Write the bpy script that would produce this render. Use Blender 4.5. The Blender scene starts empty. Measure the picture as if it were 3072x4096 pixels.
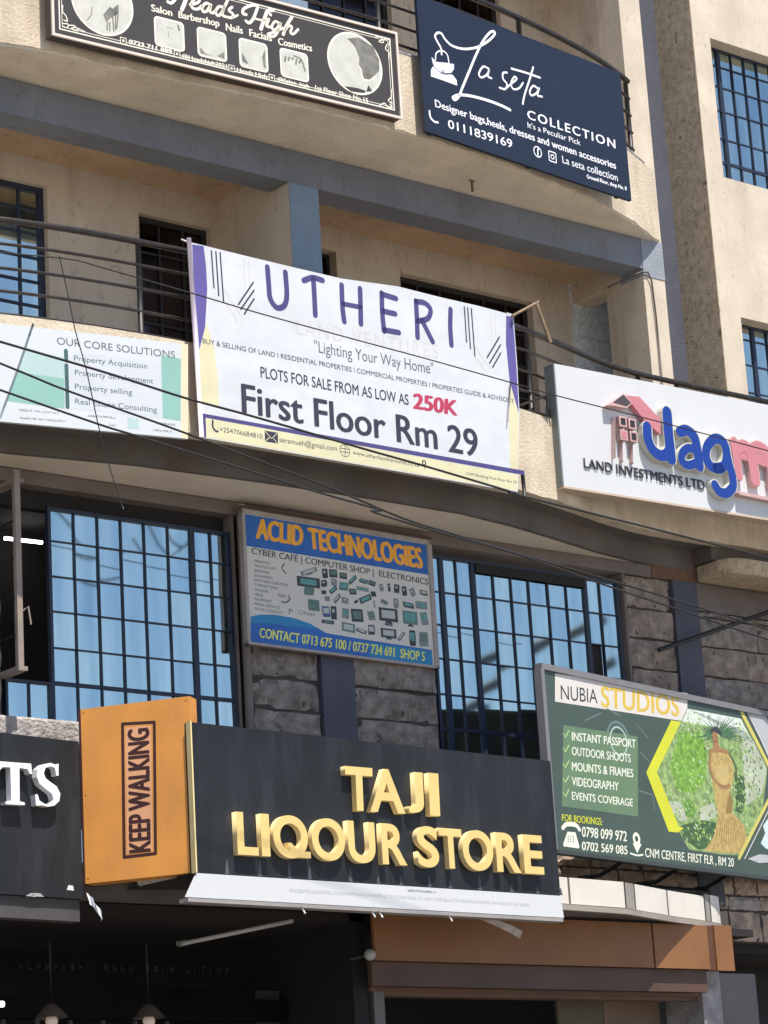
import bpy, bmesh, math, random
from mathutils import Vector, Matrix
random.seed(7)
C = bpy.context.scene.collection
SC = bpy.context.scene
pi = math.pi

# ------------------------------------------------------------------ camera
FPX, TH, RO, AZ = 10782.64, 0.272472041, -0.0607142307, 0.683931763
CAM = Vector((0, 0, 1.6))
FW = Vector((math.sin(AZ)*math.cos(TH), math.cos(AZ)*math.cos(TH), math.sin(TH)))
R0 = Vector((math.cos(AZ), -math.sin(AZ), 0)); U0 = R0.cross(FW)
RT = R0*math.cos(RO) + U0*math.sin(RO); UP = -R0*math.sin(RO) + U0*math.cos(RO)
cd = bpy.data.cameras.new('camera'); cam = bpy.data.objects.new('camera', cd); C.objects.link(cam)
m = Matrix((RT, UP, -FW)).transposed().to_4x4(); m.translation = CAM; cam.matrix_world = m
cd.sensor_fit = 'VERTICAL'; cd.sensor_height = 24; cd.lens = 24*FPX/4096
cd.clip_start = .1; cd.clip_end = 2000
SC.camera = cam

# ------------------------------------------------------------------ light
SUN = Vector((.03, 1, -2.35)).normalized()
el = math.asin(-SUN.z)
w = bpy.data.worlds.new('World'); SC.world = w; w.use_nodes = True
nt = w.node_tree; bg = nt.nodes['Background']
sk = nt.nodes.new('ShaderNodeTexSky'); sk.sky_type = 'NISHITA'; sk.sun_disc = False
sk.sun_elevation = el; sk.sun_rotation = math.atan2(-SUN.x, -SUN.y)
sk.altitude = 1600; sk.air_density = 1.0; sk.dust_density = 3.0
nt.links.new(sk.outputs[0], bg.inputs[0]); bg.inputs[1].default_value = .10
sd = bpy.data.lights.new('sun', 'SUN'); sd.energy = 4.6; sd.angle = math.radians(.53); sd.color = (1, .95, .87)
so = bpy.data.objects.new('sun', sd); C.objects.link(so)
so.rotation_euler = SUN.to_track_quat('-Z', 'Y').to_euler(); so.location = (8, 5, 30)
SC.view_settings.view_transform = 'Standard'; SC.view_settings.look = 'None'
SC.view_settings.gamma = 1; SC.view_settings.exposure = 0.74
SC.view_settings.use_curve_mapping = False
SC.render.engine = 'CYCLES'
SC.cycles.max_bounces = 8; SC.cycles.diffuse_bounces = 5; SC.cycles.glossy_bounces = 4

# ------------------------------------------------------------------ pixel -> place
def ray(p):
    return FW + RT*((p[0]-1536)/FPX) - UP*((p[1]-2048)/FPX)
def gy(p, Y=16.3):
    d = ray(p); return CAM + d*(Y/d.y)
def gz(p, Z):
    d = ray(p); return CAM + d*((Z-1.6)/d.z)
def conv(ox, oy, s):
    return lambda x, y: (ox+x*s, oy+y*s)
K = 1024/1659
D = conv(0, 0, 3072/1659)
c00, c10, c20 = conv(0, 0, K), conv(1024, 0, K), conv(2048, 0, K)
c01, c11, c21 = conv(0, 1024, K), conv(1024, 1024, K), conv(2048, 1024, K)
c02, c12, c22 = conv(0, 2048, K), conv(1024, 2048, K), conv(2048, 2048, K)
c03, c13, c23 = conv(0, 3072, K), conv(1024, 3072, K), conv(2048, 3072, K)
ZT = conv(900, 2980, 1340/1659); ZO = conv(0, 2760, 860/1659)
ZH1 = conv(180, 0, 780/1659); ZH2 = conv(900, 0, 740/1659); ZL = conv(1650, 60, 900/1659)
ZU1 = conv(740, 940, 700/1461); ZU2 = conv(1400, 1060, 740/1659); ZC = conv(0, 1280, 780/1659)
ZA = conv(980, 2000, 780/1659); ZJ = conv(2400, 1500, 672/1659); ZN = conv(2100, 2600, 972/1659)

# ------------------------------------------------------------------ materials
def srgb(r, g, b):
    f = lambda c: (c/255/12.92 if c/255 <= .04045 else ((c/255+.055)/1.055)**2.4)
    return (f(r), f(g), f(b))
MATS = {}
def mat(name, col, rough=.6, var=.12, scale=3, bump=0, bscale=60, metal=0, stain=0, stain_col=(.1, .07, .04), spec=.5, streak=False, speck=0, sscale=42, bdist=.02):
    if name in MATS: return MATS[name]
    mt = bpy.data.materials.new(name); mt.use_nodes = True
    n = mt.node_tree.nodes; l = mt.node_tree.links; p = n['Principled BSDF']
    p.inputs['Roughness'].default_value = rough; p.inputs['Metallic'].default_value = metal
    p.inputs['Specular IOR Level'].default_value = spec
    tc = n.new('ShaderNodeTexCoord')
    ns = n.new('ShaderNodeTexNoise'); ns.inputs['Scale'].default_value = scale; ns.inputs['Detail'].default_value = 6
    l.new(tc.outputs['Object'], ns.inputs['Vector'])
    rp = n.new('ShaderNodeValToRGB'); rp.color_ramp.elements[0].position = .3; rp.color_ramp.elements[1].position = .7
    a = [max(0, c*(1-var)) for c in col]; b = [min(1, c*(1+var)) for c in col]
    rp.color_ramp.elements[0].color = (*a, 1); rp.color_ramp.elements[1].color = (*b, 1)
    l.new(ns.outputs[0], rp.inputs[0]); out = rp.outputs[0]
    if stain:
        mp = n.new('ShaderNodeMapping'); mp.inputs['Scale'].default_value = (1, 1, .22 if streak else 1)
        l.new(tc.outputs['Object'], mp.inputs[0])
        s2 = n.new('ShaderNodeTexNoise'); s2.inputs['Scale'].default_value = 5 if streak else 1.7; s2.inputs['Detail'].default_value = 8; s2.inputs['Roughness'].default_value = .65
        l.new(mp.outputs[0], s2.inputs['Vector'])
        r2 = n.new('ShaderNodeValToRGB'); r2.color_ramp.elements[0].position = .48; r2.color_ramp.elements[1].position = .75
        r2.color_ramp.elements[0].color = (0, 0, 0, 1); r2.color_ramp.elements[1].color = (stain, stain, stain, 1)
        l.new(s2.outputs[0], r2.inputs[0])
        mx = n.new('ShaderNodeMixRGB'); mx.inputs[2].default_value = (*stain_col, 1)
        l.new(r2.outputs[0], mx.inputs[0]); l.new(out, mx.inputs[1]); out = mx.outputs[0]
    if speck:
        mq = n.new('ShaderNodeMapping'); mq.inputs['Rotation'].default_value = (.3, .6, .4); mq.inputs['Scale'].default_value = (1, 1, .45)
        l.new(tc.outputs['Object'], mq.inputs[0])
        s3 = n.new('ShaderNodeTexNoise'); s3.inputs['Scale'].default_value = sscale; s3.inputs['Detail'].default_value = 3; s3.inputs['Distortion'].default_value = 1.2
        l.new(mq.outputs[0], s3.inputs['Vector'])
        r3 = n.new('ShaderNodeValToRGB'); r3.color_ramp.elements[0].position = .60; r3.color_ramp.elements[1].position = .68
        r3.color_ramp.elements[0].color = (0, 0, 0, 1); r3.color_ramp.elements[1].color = (speck, speck, speck, 1)
        l.new(s3.outputs[0], r3.inputs[0])
        m3 = n.new('ShaderNodeMixRGB'); m3.inputs[2].default_value = (col[0]*.25, col[1]*.22, col[2]*.2, 1)
        l.new(r3.outputs[0], m3.inputs[0]); l.new(out, m3.inputs[1]); out = m3.outputs[0]
    l.new(out, p.inputs['Base Color'])
    if bump:
        bn = n.new('ShaderNodeTexNoise'); bn.inputs['Scale'].default_value = bscale; bn.inputs['Detail'].default_value = 5
        l.new(tc.outputs['Object'], bn.inputs['Vector'])
        bp = n.new('ShaderNodeBump'); bp.inputs['Strength'].default_value = bump; bp.inputs['Distance'].default_value = bdist
        l.new(bn.outputs[0], bp.inputs['Height']); l.new(bp.outputs[0], p.inputs['Normal'])
    MATS[name] = mt; return mt
def emis(name, col, s):
    mt = bpy.data.materials.new(name); mt.use_nodes = True
    p = mt.node_tree.nodes['Principled BSDF']
    p.inputs['Base Color'].default_value = (*col, 1)
    p.inputs['Emission Color'].default_value = (*col, 1); p.inputs['Emission Strength'].default_value = s
    return mt
CREAM = mat('cream_plaster', (.60, .51, .39), .9, .12, 2.5, .35, 45, stain=.7, stain_col=(.36, .27, .18), streak=True, speck=.25)
CREAM2 = mat('cream_wing_plaster', (.60, .52, .415), .9, .10, 2.5, .30, 120, stain=.45, stain_col=(.40, .31, .22), streak=True, speck=.25, sscale=30)
SOFFIT = mat('tan_soffit_plaster', (.68, .60, .49), .9, .10, 1.2, .12, 30, stain=.45, stain_col=(.36, .28, .20), speck=.2, sscale=14)
SOFF1 = mat('pale_soffit_plaster', (.74, .66, .55), .9, .08, 1.2, .12, 30, stain=.35, stain_col=(.5, .4, .3), speck=.15, sscale=14)
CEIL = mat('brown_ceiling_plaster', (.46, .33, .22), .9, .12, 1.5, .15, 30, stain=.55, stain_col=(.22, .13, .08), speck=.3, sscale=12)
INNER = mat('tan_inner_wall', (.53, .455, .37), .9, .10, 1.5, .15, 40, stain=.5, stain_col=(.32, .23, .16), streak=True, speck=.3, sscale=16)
BROUGH = mat('rough_brown_plaster', (.50, .40, .28), .95, .22, 14, .75, 75, stain=.5, stain_col=(.26, .17, .10), speck=.75, sscale=30)
BLUEG = mat('blue_grey_paint', (.17, .185, .22), .8, .12, 2, .15, 40, stain=.5, stain_col=(.13, .12, .12), streak=True, speck=.3, sscale=22)
BLUEC = mat('blue_column_paint', (.19, .26, .34), .75, .12, 2, .12, 40, stain=.4, stain_col=(.16, .18, .2), speck=.35)
DBLUE = mat('dark_blue_paint', (.072, .076, .102), .8, .12, 3, .2, 40, stain=.3, stain_col=(.07, .065, .07), speck=.3)
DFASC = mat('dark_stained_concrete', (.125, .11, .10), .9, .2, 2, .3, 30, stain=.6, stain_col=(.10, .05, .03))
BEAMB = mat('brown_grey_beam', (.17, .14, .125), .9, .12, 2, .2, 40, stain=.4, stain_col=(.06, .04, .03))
STONE = mat('quarry_stone', (.25, .22, .195), .95, .40, 11, 1.0, 26, stain=.6, stain_col=(.10, .085, .078), speck=.8, sscale=26)
STONE2 = mat('quarry_stone_brown', (.28, .225, .185), .95, .40, 9, 1.0, 30, stain=.6, stain_col=(.11, .08, .065), speck=.8, sscale=26)
STONE3 = mat('quarry_stone_pale', (.36, .32, .29), .95, .30, 11, 1.0, 34, stain=.4, stain_col=(.14, .10, .08))
MORTAR = mat('dark_mortar', (.07, .055, .048), .95, .2, 10, .5, 60)
STEEL = mat('dark_blue_steel', (.012, .02, .045), .5, .1, 5)
RAILM = mat('painted_rail_steel', (.055, .048, .045), .25, .25, 14, metal=.6, stain=.4, stain_col=(.10, .05, .03))
BLACKM = mat('black_steel', (.014, .013, .013), .5, .1, 8)
BEIGEM = mat('beige_window_steel', (.27, .22, .18), .55, .15, 9)
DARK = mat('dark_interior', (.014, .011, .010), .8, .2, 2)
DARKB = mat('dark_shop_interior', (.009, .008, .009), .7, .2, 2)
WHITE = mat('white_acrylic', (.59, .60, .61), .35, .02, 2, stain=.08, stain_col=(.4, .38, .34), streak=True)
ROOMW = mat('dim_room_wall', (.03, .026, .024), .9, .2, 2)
GROUND = mat('dusty_street', (.34, .30, .25), .95, .2, .6, .3, 8)
def glass(name, tint, rough=.03):
    mt = bpy.data.materials.new(name); mt.use_nodes = True
    n = mt.node_tree.nodes; l = mt.node_tree.links; p = n['Principled BSDF']
    p.inputs['Base Color'].default_value = (*tint, 1); p.inputs['Metallic'].default_value = 1
    p.inputs['Roughness'].default_value = rough
    ge = n.new('ShaderNodeNewGeometry'); mp = n.new('ShaderNodeMapping'); mp.inputs['Scale'].default_value = (7, 1, .9); l.new(ge.outputs['Position'], mp.inputs[0])
    cn = n.new('ShaderNodeTexNoise'); cn.inputs['Scale'].default_value = 1.3; cn.inputs['Detail'].default_value = 4; l.new(mp.outputs[0], cn.inputs['Vector'])
    cr = n.new('ShaderNodeValToRGB'); cr.color_ramp.elements[0].position = .32; cr.color_ramp.elements[1].position = .68
    cr.color_ramp.elements[0].color = (tint[0]*.80, tint[1]*.84, tint[2]*.88, 1); cr.color_ramp.elements[1].color = (min(1, tint[0]*1.14), min(1, tint[1]*1.06), min(1, tint[2]*1.02), 1)
    l.new(cn.outputs[0], cr.inputs[0]); l.new(cr.outputs[0], p.inputs['Base Color'])
    tc = n.new('ShaderNodeTexCoord'); ns = n.new('ShaderNodeTexNoise'); ns.inputs['Scale'].default_value = 2.2; ns.inputs['Detail'].default_value = 2
    l.new(tc.outputs['Object'], ns.inputs[0]); bp = n.new('ShaderNodeBump'); bp.inputs['Strength'].default_value = .02; bp.inputs['Distance'].default_value = .01
    l.new(ns.outputs[0], bp.inputs['Height']); l.new(bp.outputs[0], p.inputs['Normal'])
    return mt
GLASS = glass('blue_reflective_glass', (.55, .67, .645)); GLASSB = glass('blue_reflective_glass_b', (.49, .62, .63)); GLASSC = glass('blue_reflective_glass_c', (.62, .72, .66))
GLASSD = glass('dim_reflective_glass', (.06, .055, .06), .10)

# ------------------------------------------------------------------ mesh helpers
def mk(name, verts, faces, mt, parent=None, smooth=False):
    me = bpy.data.meshes.new(name); me.from_pydata([tuple(v) for v in verts], [], faces); me.update()
    for x in (mt if isinstance(mt, (list, tuple)) else [mt]): me.materials.append(x)
    if smooth:
        for p in me.polygons: p.use_smooth = True
    o = bpy.data.objects.new(name, me); C.objects.link(o)
    if parent: o.parent = parent
    return o
class MB:
    def __init__(s): s.v = []; s.f = []
    def box(s, x0, x1, y0, y1, z0, z1):
        b = len(s.v)
        s.v += [(x0, y0, z0), (x1, y0, z0), (x1, y1, z0), (x0, y1, z0), (x0, y0, z1), (x1, y0, z1), (x1, y1, z1), (x0, y1, z1)]
        s.f += [(b, b+3, b+2, b+1), (b+4, b+5, b+6, b+7), (b, b+1, b+5, b+4), (b+1, b+2, b+6, b+5), (b+2, b+3, b+7, b+6), (b+3, b, b+4, b+7)]
        return s
    def tube(s, pts, r, n=8, cap=True):
        pts = [Vector(p) for p in pts]; b = len(s.v)
        for i, p in enumerate(pts):
            d = (pts[min(i+1, len(pts)-1)] - pts[max(i-1, 0)]).normalized()
            a = d.cross(Vector((0, 0, 1)));  a = a if a.length > 1e-3 else d.cross(Vector((1, 0, 0))); a.normalize(); c = d.cross(a)
            for k in range(n):
                t = 2*pi*k/n; s.v.append(tuple(p + (a*math.cos(t)+c*math.sin(t))*r))
        for i in range(len(pts)-1):
            for k in range(n):
                k2 = (k+1) % n; s.f.append((b+i*n+k, b+i*n+k2, b+(i+1)*n+k2, b+(i+1)*n+k))
        if cap: s.f += [tuple(b+k for k in range(n)), tuple(b+(len(pts)-1)*n+k for k in range(n-1, -1, -1))]
        return s
    def prism(s, poly, a0, a1, axis='z'):
        # poly of 2-D points; axis z: (x,y) extruded in z; axis y: (x,z) extruded in y
        b = len(s.v); n = len(poly)
        for a in (a0, a1):
            for q in poly: s.v.append((q[0], q[1], a) if axis == 'z' else (q[0], a, q[1]))
        s.f += [tuple(b+k for k in range(n)), tuple(b+n+k for k in range(n-1, -1, -1))]
        for k in range(n):
            k2 = (k+1) % n; s.f.append((b+k, b+n+k, b+n+k2, b+k2))
        return s
    def go(s, name, mt, parent=None, smooth=False): return mk(name, s.v, s.f, mt, parent, smooth)
def box(name, x0, x1, y0, y1, z0, z1, mt, parent=None): return MB().box(x0, x1, y0, y1, z0, z1).go(name, mt, parent)
def rod(name, pts, r, mt, parent=None, n=8): return MB().tube(pts, r, n).go(name, mt, parent, True)
def bevel(o, wd=.01, seg=1):
    md = o.modifiers.new('bevel', 'BEVEL'); md.width = wd; md.segments = seg; return o
def empty(name, loc=(0, 0, 0), rz=0, parent=None):
    o = bpy.data.objects.new(name, None); C.objects.link(o); o.location = loc; o.rotation_euler = (0, 0, rz); o.empty_display_size = .2
    if parent: o.parent = parent
    return o
def tag(o, label, cat, group=None):
    o['label'] = label; o['category'] = cat
    if group: o['group'] = group
    return o
def lerp_tab(tab, x):
    if x <= tab[0][0]: return tab[0][1]
    for (a, b), (c, d) in zip(tab, tab[1:]):
        if x <= c: return b + (d-b)*(x-a)/(c-a)
    return tab[-1][1]
def catmull(pts, n=6):
    pts = [Vector(p) for p in pts]
    if len(pts) < 3: return pts
    P = [pts[0]*2-pts[1]] + pts + [pts[-1]*2-pts[-2]]; out = []
    for i in range(1, len(P)-2):
        for k in range(n):
            t = k/n
            out.append(.5*((2*P[i]) + (P[i+1]-P[i-1])*t + (2*P[i-1]-5*P[i]+4*P[i+1]-P[i+2])*t*t + (3*P[i]-P[i-1]-3*P[i+1]+P[i+2])*t**3))
    return out + [pts[-1]]

# ------------------------------------------------------------------ sign helpers
def textmesh(s, bold=0, extrude=0, spacing=1):
    cu = bpy.data.curves.new('t', 'FONT'); cu.body = s; cu.size = 1; cu.offset = bold; cu.extrude = extrude; cu.resolution_u = 8 if extrude else 4; cu.space_character = spacing
    o = bpy.data.objects.new('t', cu); C.objects.link(o)
    dg = bpy.context.evaluated_depsgraph_get(); dg.update()
    me = bpy.data.meshes.new_from_object(o.evaluated_get(dg))
    bpy.data.objects.remove(o); bpy.data.curves.remove(cu)
    return me
_h = textmesh('H'); CAPH = max(v.co.y for v in _h.vertices)

class Sign:
    """a vertical board standing in the place: local x along the board, z up, -y out towards the street"""
    def __init__(s, name, bl, br, Y, label, cat, zabs=None):
        a = gy(bl, Y); b = gz(br, a.z)
        s.O = a; s.len = math.hypot(b.x-a.x, b.y-a.y); s.ang = math.atan2(b.y-a.y, b.x-a.x)
        s.U = Vector((math.cos(s.ang), math.sin(s.ang), 0)); s.N = Vector((math.sin(s.ang), -math.cos(s.ang), 0))
        s.root = tag(empty(name, a, s.ang), label, cat)
    def loc(s, p, off=0):
        d = ray(p); o = s.O + s.N*off
        t = (o-CAM).dot(s.N)/d.dot(s.N); q = CAM + d*t - s.O
        return Vector((q.dot(s.U), q.z))
    def poly(s, pts, mt, off=.003, name='print_patch', thick=0, local=False):
        if not thick and off < .03: off *= .15
        q = pts if local else [s.loc(p, off) for p in pts]
        # keep counter-clockwise seen from the street
        ar = sum(q[i][0]*q[(i+1) % len(q)][1]-q[(i+1) % len(q)][0]*q[i][1] for i in range(len(q)))
        if ar < 0: q = q[::-1]
        if thick: return MB().prism([(a[0], a[1]) for a in q], -off, -off+thick, 'y').go(name, mt, s.root)
        return mk(name, [(a[0], -off, a[1]) for a in q], [tuple(range(len(q)))], mt, s.root)
    def rect(s, u0, u1, v0, v1, mt, off, name='print_patch', thick=0):
        return s.poly([(u0, v0), (u1, v0), (u1, v1), (u0, v1)], mt, off, name, thick, local=True)
    def disc(s, c, r, mt, off, name='print_patch', r2=None, n=40, local=False, inner=0):
        c = c if local else s.loc(c, off); r2 = r2 or r
        if inner and off < .03: off *= .15
        if inner:
            v = []; f = []
            for k in range(n):
                t = 2*pi*k/n; v += [(c[0]+r*math.cos(t), -off, c[1]+r2*math.sin(t)), (c[0]+inner*math.cos(t), -off, c[1]+inner*r2/r*math.sin(t))]
            for k in range(n):
                a = 2*k; b = 2*((k+1) % n); f.append((a, b, b+1, a+1))
            return mk(name, v, f, mt, s.root)
        return s.poly([(c[0]+r*math.cos(2*pi*k/n), c[1]+r2*math.sin(2*pi*k/n)) for k in range(n)], mt, off, name, local=True)
    def stroke(s, pts, wd, mt, off=.004, name='lettering', thick=0, smooth=True, w2=None, local=False, sidemat=None):
        if not thick and off < .03: off *= .15
        q = [Vector((p[0], p[1])) for p in pts] if local else [s.loc(p, off) for p in pts]
        q = catmull(q, 6) if smooth and len(q) > 2 else q
        n = len(q); L = []; R = []
        for i, p in enumerate(q):
            d = (q[min(i+1, n-1)]-q[max(i-1, 0)]); d = d.normalized() if d.length > 1e-9 else Vector((1, 0)); a = Vector((-d.y, d.x))
            ww = wd if w2 is None else wd + (w2-wd)*i/(n-1)
            L.append(p+a*ww/2); R.append(p-a*ww/2)
        v = []; f = []
        yb = -off + thick
        for a, b in zip(L, R): v += [(a.x, -off, a.y), (b.x, -off, b.y)]
        for i in range(n-1): f.append((2*i, 2*i+1, 2*i+3, 2*i+2))
        nf = len(f)
        # round ends
        for e, q0, dr in ((0, q[0], q[0]-q[1]), (n-1, q[-1], q[-1]-q[-2])):
            dr = dr.normalized() if dr.length > 1e-9 else Vector((1, 0)); ww = (wd if w2 is None else (wd if e == 0 else w2))/2
            a0 = math.atan2(dr.y, dr.x); b = len(v)
            for k in range(7):
                t = a0 - pi/2 + pi*k/6; v.append((q0.x+ww*math.cos(t), -off, q0.y+ww*math.sin(t)))
            f.append(tuple(range(b, b+7)))
            if thick:
                for k in range(7):
                    vv = v[b+k]; v.append((vv[0], yb, vv[2]))
                for k in range(6): f.append((b+k, b+7+k, b+8+k, b+k+1))
        if thick:
            b = len(v)
            for a, c in zip(L, R): v += [(a.x, yb, a.y), (c.x, yb, c.y)]
            for i in range(n-1):
                f.append((2*i, 2*i+2, b+2*i+2, b+2*i)); f.append((2*i+1, b+2*i+1, b+2*i+3, 2*i+3))
        ob = mk(name, v, f, [mt, sidemat or mt], s.root)
        if thick:
            for p in ob.data.polygons:
                if abs(p.normal.y) < .5: p.material_index = 1
        return ob
    def text(s, txt, A, B, T, mt, off=.004, bold=0, name='lettering', thick=0, sidemat=None, spacing=1, serif=0):
        if not thick and off < .03: off *= .15
        a = s.loc(A, off); b = s.loc(B, off); t = s.loc(T, off)
        me = textmesh(txt, bold if thick else 0, .5 if thick else 0, spacing)
        if bold > 0 and not thick:      # heavier print: the same glyphs laid down a few times, a hair apart
            bm_ = bmesh.new()
            for k, (dx, dy) in enumerate(((0, 0), (bold, 0), (-bold, 0), (bold*.5, bold*.6), (-bold*.5, -bold*.6))):
                c_ = me.copy()
                for v in c_.vertices: v.co.x += dx; v.co.y += dy*.6; v.co.z = -k*.00012
                bm_.from_mesh(c_); bpy.data.meshes.remove(c_)
            bm_.to_mesh(me); bm_.free()
        return s._place(me, a, b-a, t-a, off, mt, name, thick, sidemat)
    def _place(s, me, a, ex, ey, off, mt, name, thick, sidemat):
        xs = [v.co.x for v in me.vertices]; x0, x1 = min(xs), max(xs)
        nz = []
        for p in me.polygons: nz.append(abs(p.normal.z) > .5)
        for v in me.vertices:
            q = a + ex*((v.co.x-x0)/(x1-x0)) + ey*(v.co.y/CAPH)
            v.co = (q.x, -off + (thick*(.5-v.co.z) if thick else v.co.z), q.y)
        me.materials.clear(); me.materials.append(mt); me.materials.append(sidemat or mt)
        for p, k in zip(me.polygons, nz): p.material_index = 0 if k else 1
        if not thick and (me.polygons and me.polygons[0].normal.y > 0): me.flip_normals()
        me.name = name; o = bpy.data.objects.new(name, me); C.objects.link(o); o.parent = s.root; return o
    def letters(s, chars, A, B, T, xr, mt, off, thick, sidemat, bold=.02):
        """raised letters, one object each; xr = pixel x range of each letter along the baseline"""
        for ch, (x0, x1) in zip(chars, xr):
            f = lambda x: (A[0]+(B[0]-A[0])*(x-A[0])/(B[0]-A[0]), A[1]+(B[1]-A[1])*(x-A[0])/(B[0]-A[0]))
            a = s.loc(f(x0), off); b = s.loc(f(x1), off); t = s.loc(T, off)-s.loc(A, off)
            me = textmesh('O' if ch == 'Q' else ch, bold, .5)
            if ch == 'J':
                y0 = min(v.co.y for v in me.vertices)
                for v in me.vertices: v.co.y = (v.co.y-y0)*CAPH/(CAPH-y0)
            if ch == 'Q':
                w_ = max(v.co.x for v in me.vertices); bm_ = bmesh.new(); bm_.from_mesh(me); vs = [bm_.verts.new((x, y, z)) for z in (.499, -.5) for x, y in ((w_*.42, .235), (w_*.52, .235), (w_*.74, .10), (w_*1.06, .10), (w_*1.06, -.01), (w_*.60, -.01))]
                bm_.faces.new(vs[:6]); bm_.faces.new(vs[11:5:-1])
                for k in range(6): bm_.faces.new((vs[k], vs[6+k], vs[6+(k+1) % 6], vs[(k+1) % 6]))
                bmesh.ops.recalc_face_normals(bm_, faces=bm_.faces); bm_.to_mesh(me); bm_.free()
            s._place(me, a, b-a, t, off, mt, 'letter', thick, sidemat)
    def scribble(s, A, B, T, mt, off=.004, seed=0, name='lettering'):
        """print too small to read in the place: short uneven marks"""
        off *= .15
        r = random.Random(seed); a = s.loc(A, off); b = s.loc(B, off); t = s.loc(T, off)-a; e = b-a
        L = e.length; h = t.length; m = MB(); x = 0; eu = e/L
        while x < L-h*.5:
            if r.random() < .14: x += h*.5; continue
            ww = h*r.uniform(.35, .6); q0 = a+eu*x; k = r.uniform(.55, 1)
            v0 = q0; v1 = q0+eu*ww*.35; i = len(m.v)
            m.v += [(v0.x, -off, v0.y), (v1.x, -off, v1.y), (v1.x+t.x*k, -off, v1.y+t.y*k), (v0.x+t.x*k, -off, v0.y+t.y*k)]; m.f.append((i, i+1, i+2, i+3))
            if r.random() < .7:
                i = len(m.v); y = r.choice((0, .45)); v2 = q0+t*y; v3 = q0+eu*ww+t*y
                m.v += [(v2.x, -off, v2.y), (v3.x, -off, v3.y), (v3.x+t.x*.2, -off, v3.y+t.y*.2), (v2.x+t.x*.2, -off, v2.y+t.y*.2)]; m.f.append((i, i+1, i+2, i+3))
            x += ww*1.15
        return m.go(name, mt, s.root)

# ================================================================== SETTING
g = MB(); g.v = [(-400, -400, 0), (400, -400, 0), (400, 400, 0), (-400, 400, 0)]; g.f = [(0, 1, 2, 3)]
g.go('street', GROUND)['kind'] = 'structure'
rd = box('road', -120, 160, -9, 12.2, -.1, .02, mat('worn_asphalt', (.21, .195, .175), .9, .2, 1.5, .4, 30)); rd['kind'] = 'structure'
pv = box('pavement', -30, 60, 12.2, 40, -.2, .12, mat('paving_concrete', (.13, .115, .10), .9, .15, 2, .3, 20)); pv['kind'] = 'structure'

BLD = tag(empty('commercial_building', (12.7, 16.3, 0)), 'cream and blue grey three storey commercial block with curved balconies carrying all the signboards', 'building')
BO = Vector((12.7, 16.3, 0))
class Shift:
    pass
def P(name, loc=None): # level-2 empty inside the building
    return empty(name, (-BO.x, -BO.y, 0), 0, BLD)
B0 = None
def bpart(mb, name, mt, smooth=False):
    mb.v = [(v[0]-BO.x, v[1]-BO.y, v[2]) for v in mb.v]; return mb.go(name, mt, BLD, smooth)
def bb(name, x0, x1, y0, y1, z0, z1, mt): return bpart(MB().box(x0, x1, y0, y1, z0, z1), name, mt)

T2 = [(6, 15.98), (8.6, 15.95), (9.5, 15.84), (9.8, 15.77), (10.1, 15.735), (10.8, 15.69), (11.7, 15.60), (12.3, 15.565), (12.96, 15.545), (13.3, 15.56), (13.9, 15.59), (14.37, 15.64), (14.99, 15.74), (15.4, 15.825), (15.78, 15.92), (16.2, 16.06), (16.45, 16.17), (16.75, 16.3)]
T1 = [(6, 15.9), (8.6, 15.8), (9.35, 15.62), (9.7, 15.56), (10.07, 15.515), (10.46, 15.49), (10.92, 15.475), (11.7, 15.465), (12.5, 15.46), (13.4, 15.465), (14.15, 15.52), (14.4, 15.576), (14.73, 15.656), (15.09, 15.757), (15.46, 15.86), (15.8, 15.925), (15.98, 15.945), (16.5, 15.955), (19.5, 15.955)]
def arc(tab, x0, x1, off=0, n=60):
    return [(x0+(x1-x0)*i/n, lerp_tab(tab, x0+(x1-x0)*i/n)+off) for i in range(n+1)]
def arcslab(name, tab, x0, x1, off, yback, z0, z1, mt):
    a = arc(tab, x0, x1, off); m = MB(); n = len(a)
    for z in (z0, z1):
        for p in a: m.v.append((p[0], p[1], z))
        for p in a: m.v.append((p[0], max(yback, p[1]+.001), z))
    N = 2*n
    for i in range(n-1):
        m.f.append((i, i+1, n+i+1, n+i)); m.f.append((N+i, N+n+i, N+n+i+1, N+i+1)); m.f.append((i, N+i, N+i+1, i+1)); m.f.append((n+i, n+i+1, N+n+i+1, N+n+i))
    m.f.append((0, n, N+n, N)); m.f.append((n-1, N+n-1, N+2*n-1, 2*n-1))
    return bpart(m, name, mt)
def arcwall(name, tab, x0, x1, off, th, z0, z1, mt, rag=0, n=110):
    a = arc(tab, x0, x1, off, n); b = arc(tab, x0, x1, off+th, n); m = MB(); r = random.Random(3); n += 1
    for lst, jj in ((a, 1), (b, 0)):
        for zz in (z0, z1):
            for p in lst: m.v.append((p[0], p[1], zz + (r.uniform(-rag, rag) if (zz == z0 and jj) else 0)))
    # order: a z0, a z1, b z0, b z1
    for i in range(n-1):
        A0, A1, Bb0, Bb1 = i, n+i, 2*n+i, 3*n+i
        m.f += [(A0, A0+1, A1+1, A1), (Bb0, Bb1, Bb1+1, Bb0+1), (A0, Bb0, Bb0+1, A0+1), (A1, A1+1, Bb1+1, Bb1)]
    m.f += [(0, n, 3*n, 2*n), (n-1, 3*n-1, 4*n-1, 2*n-1)]
    return bpart(m, name, mt)

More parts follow.
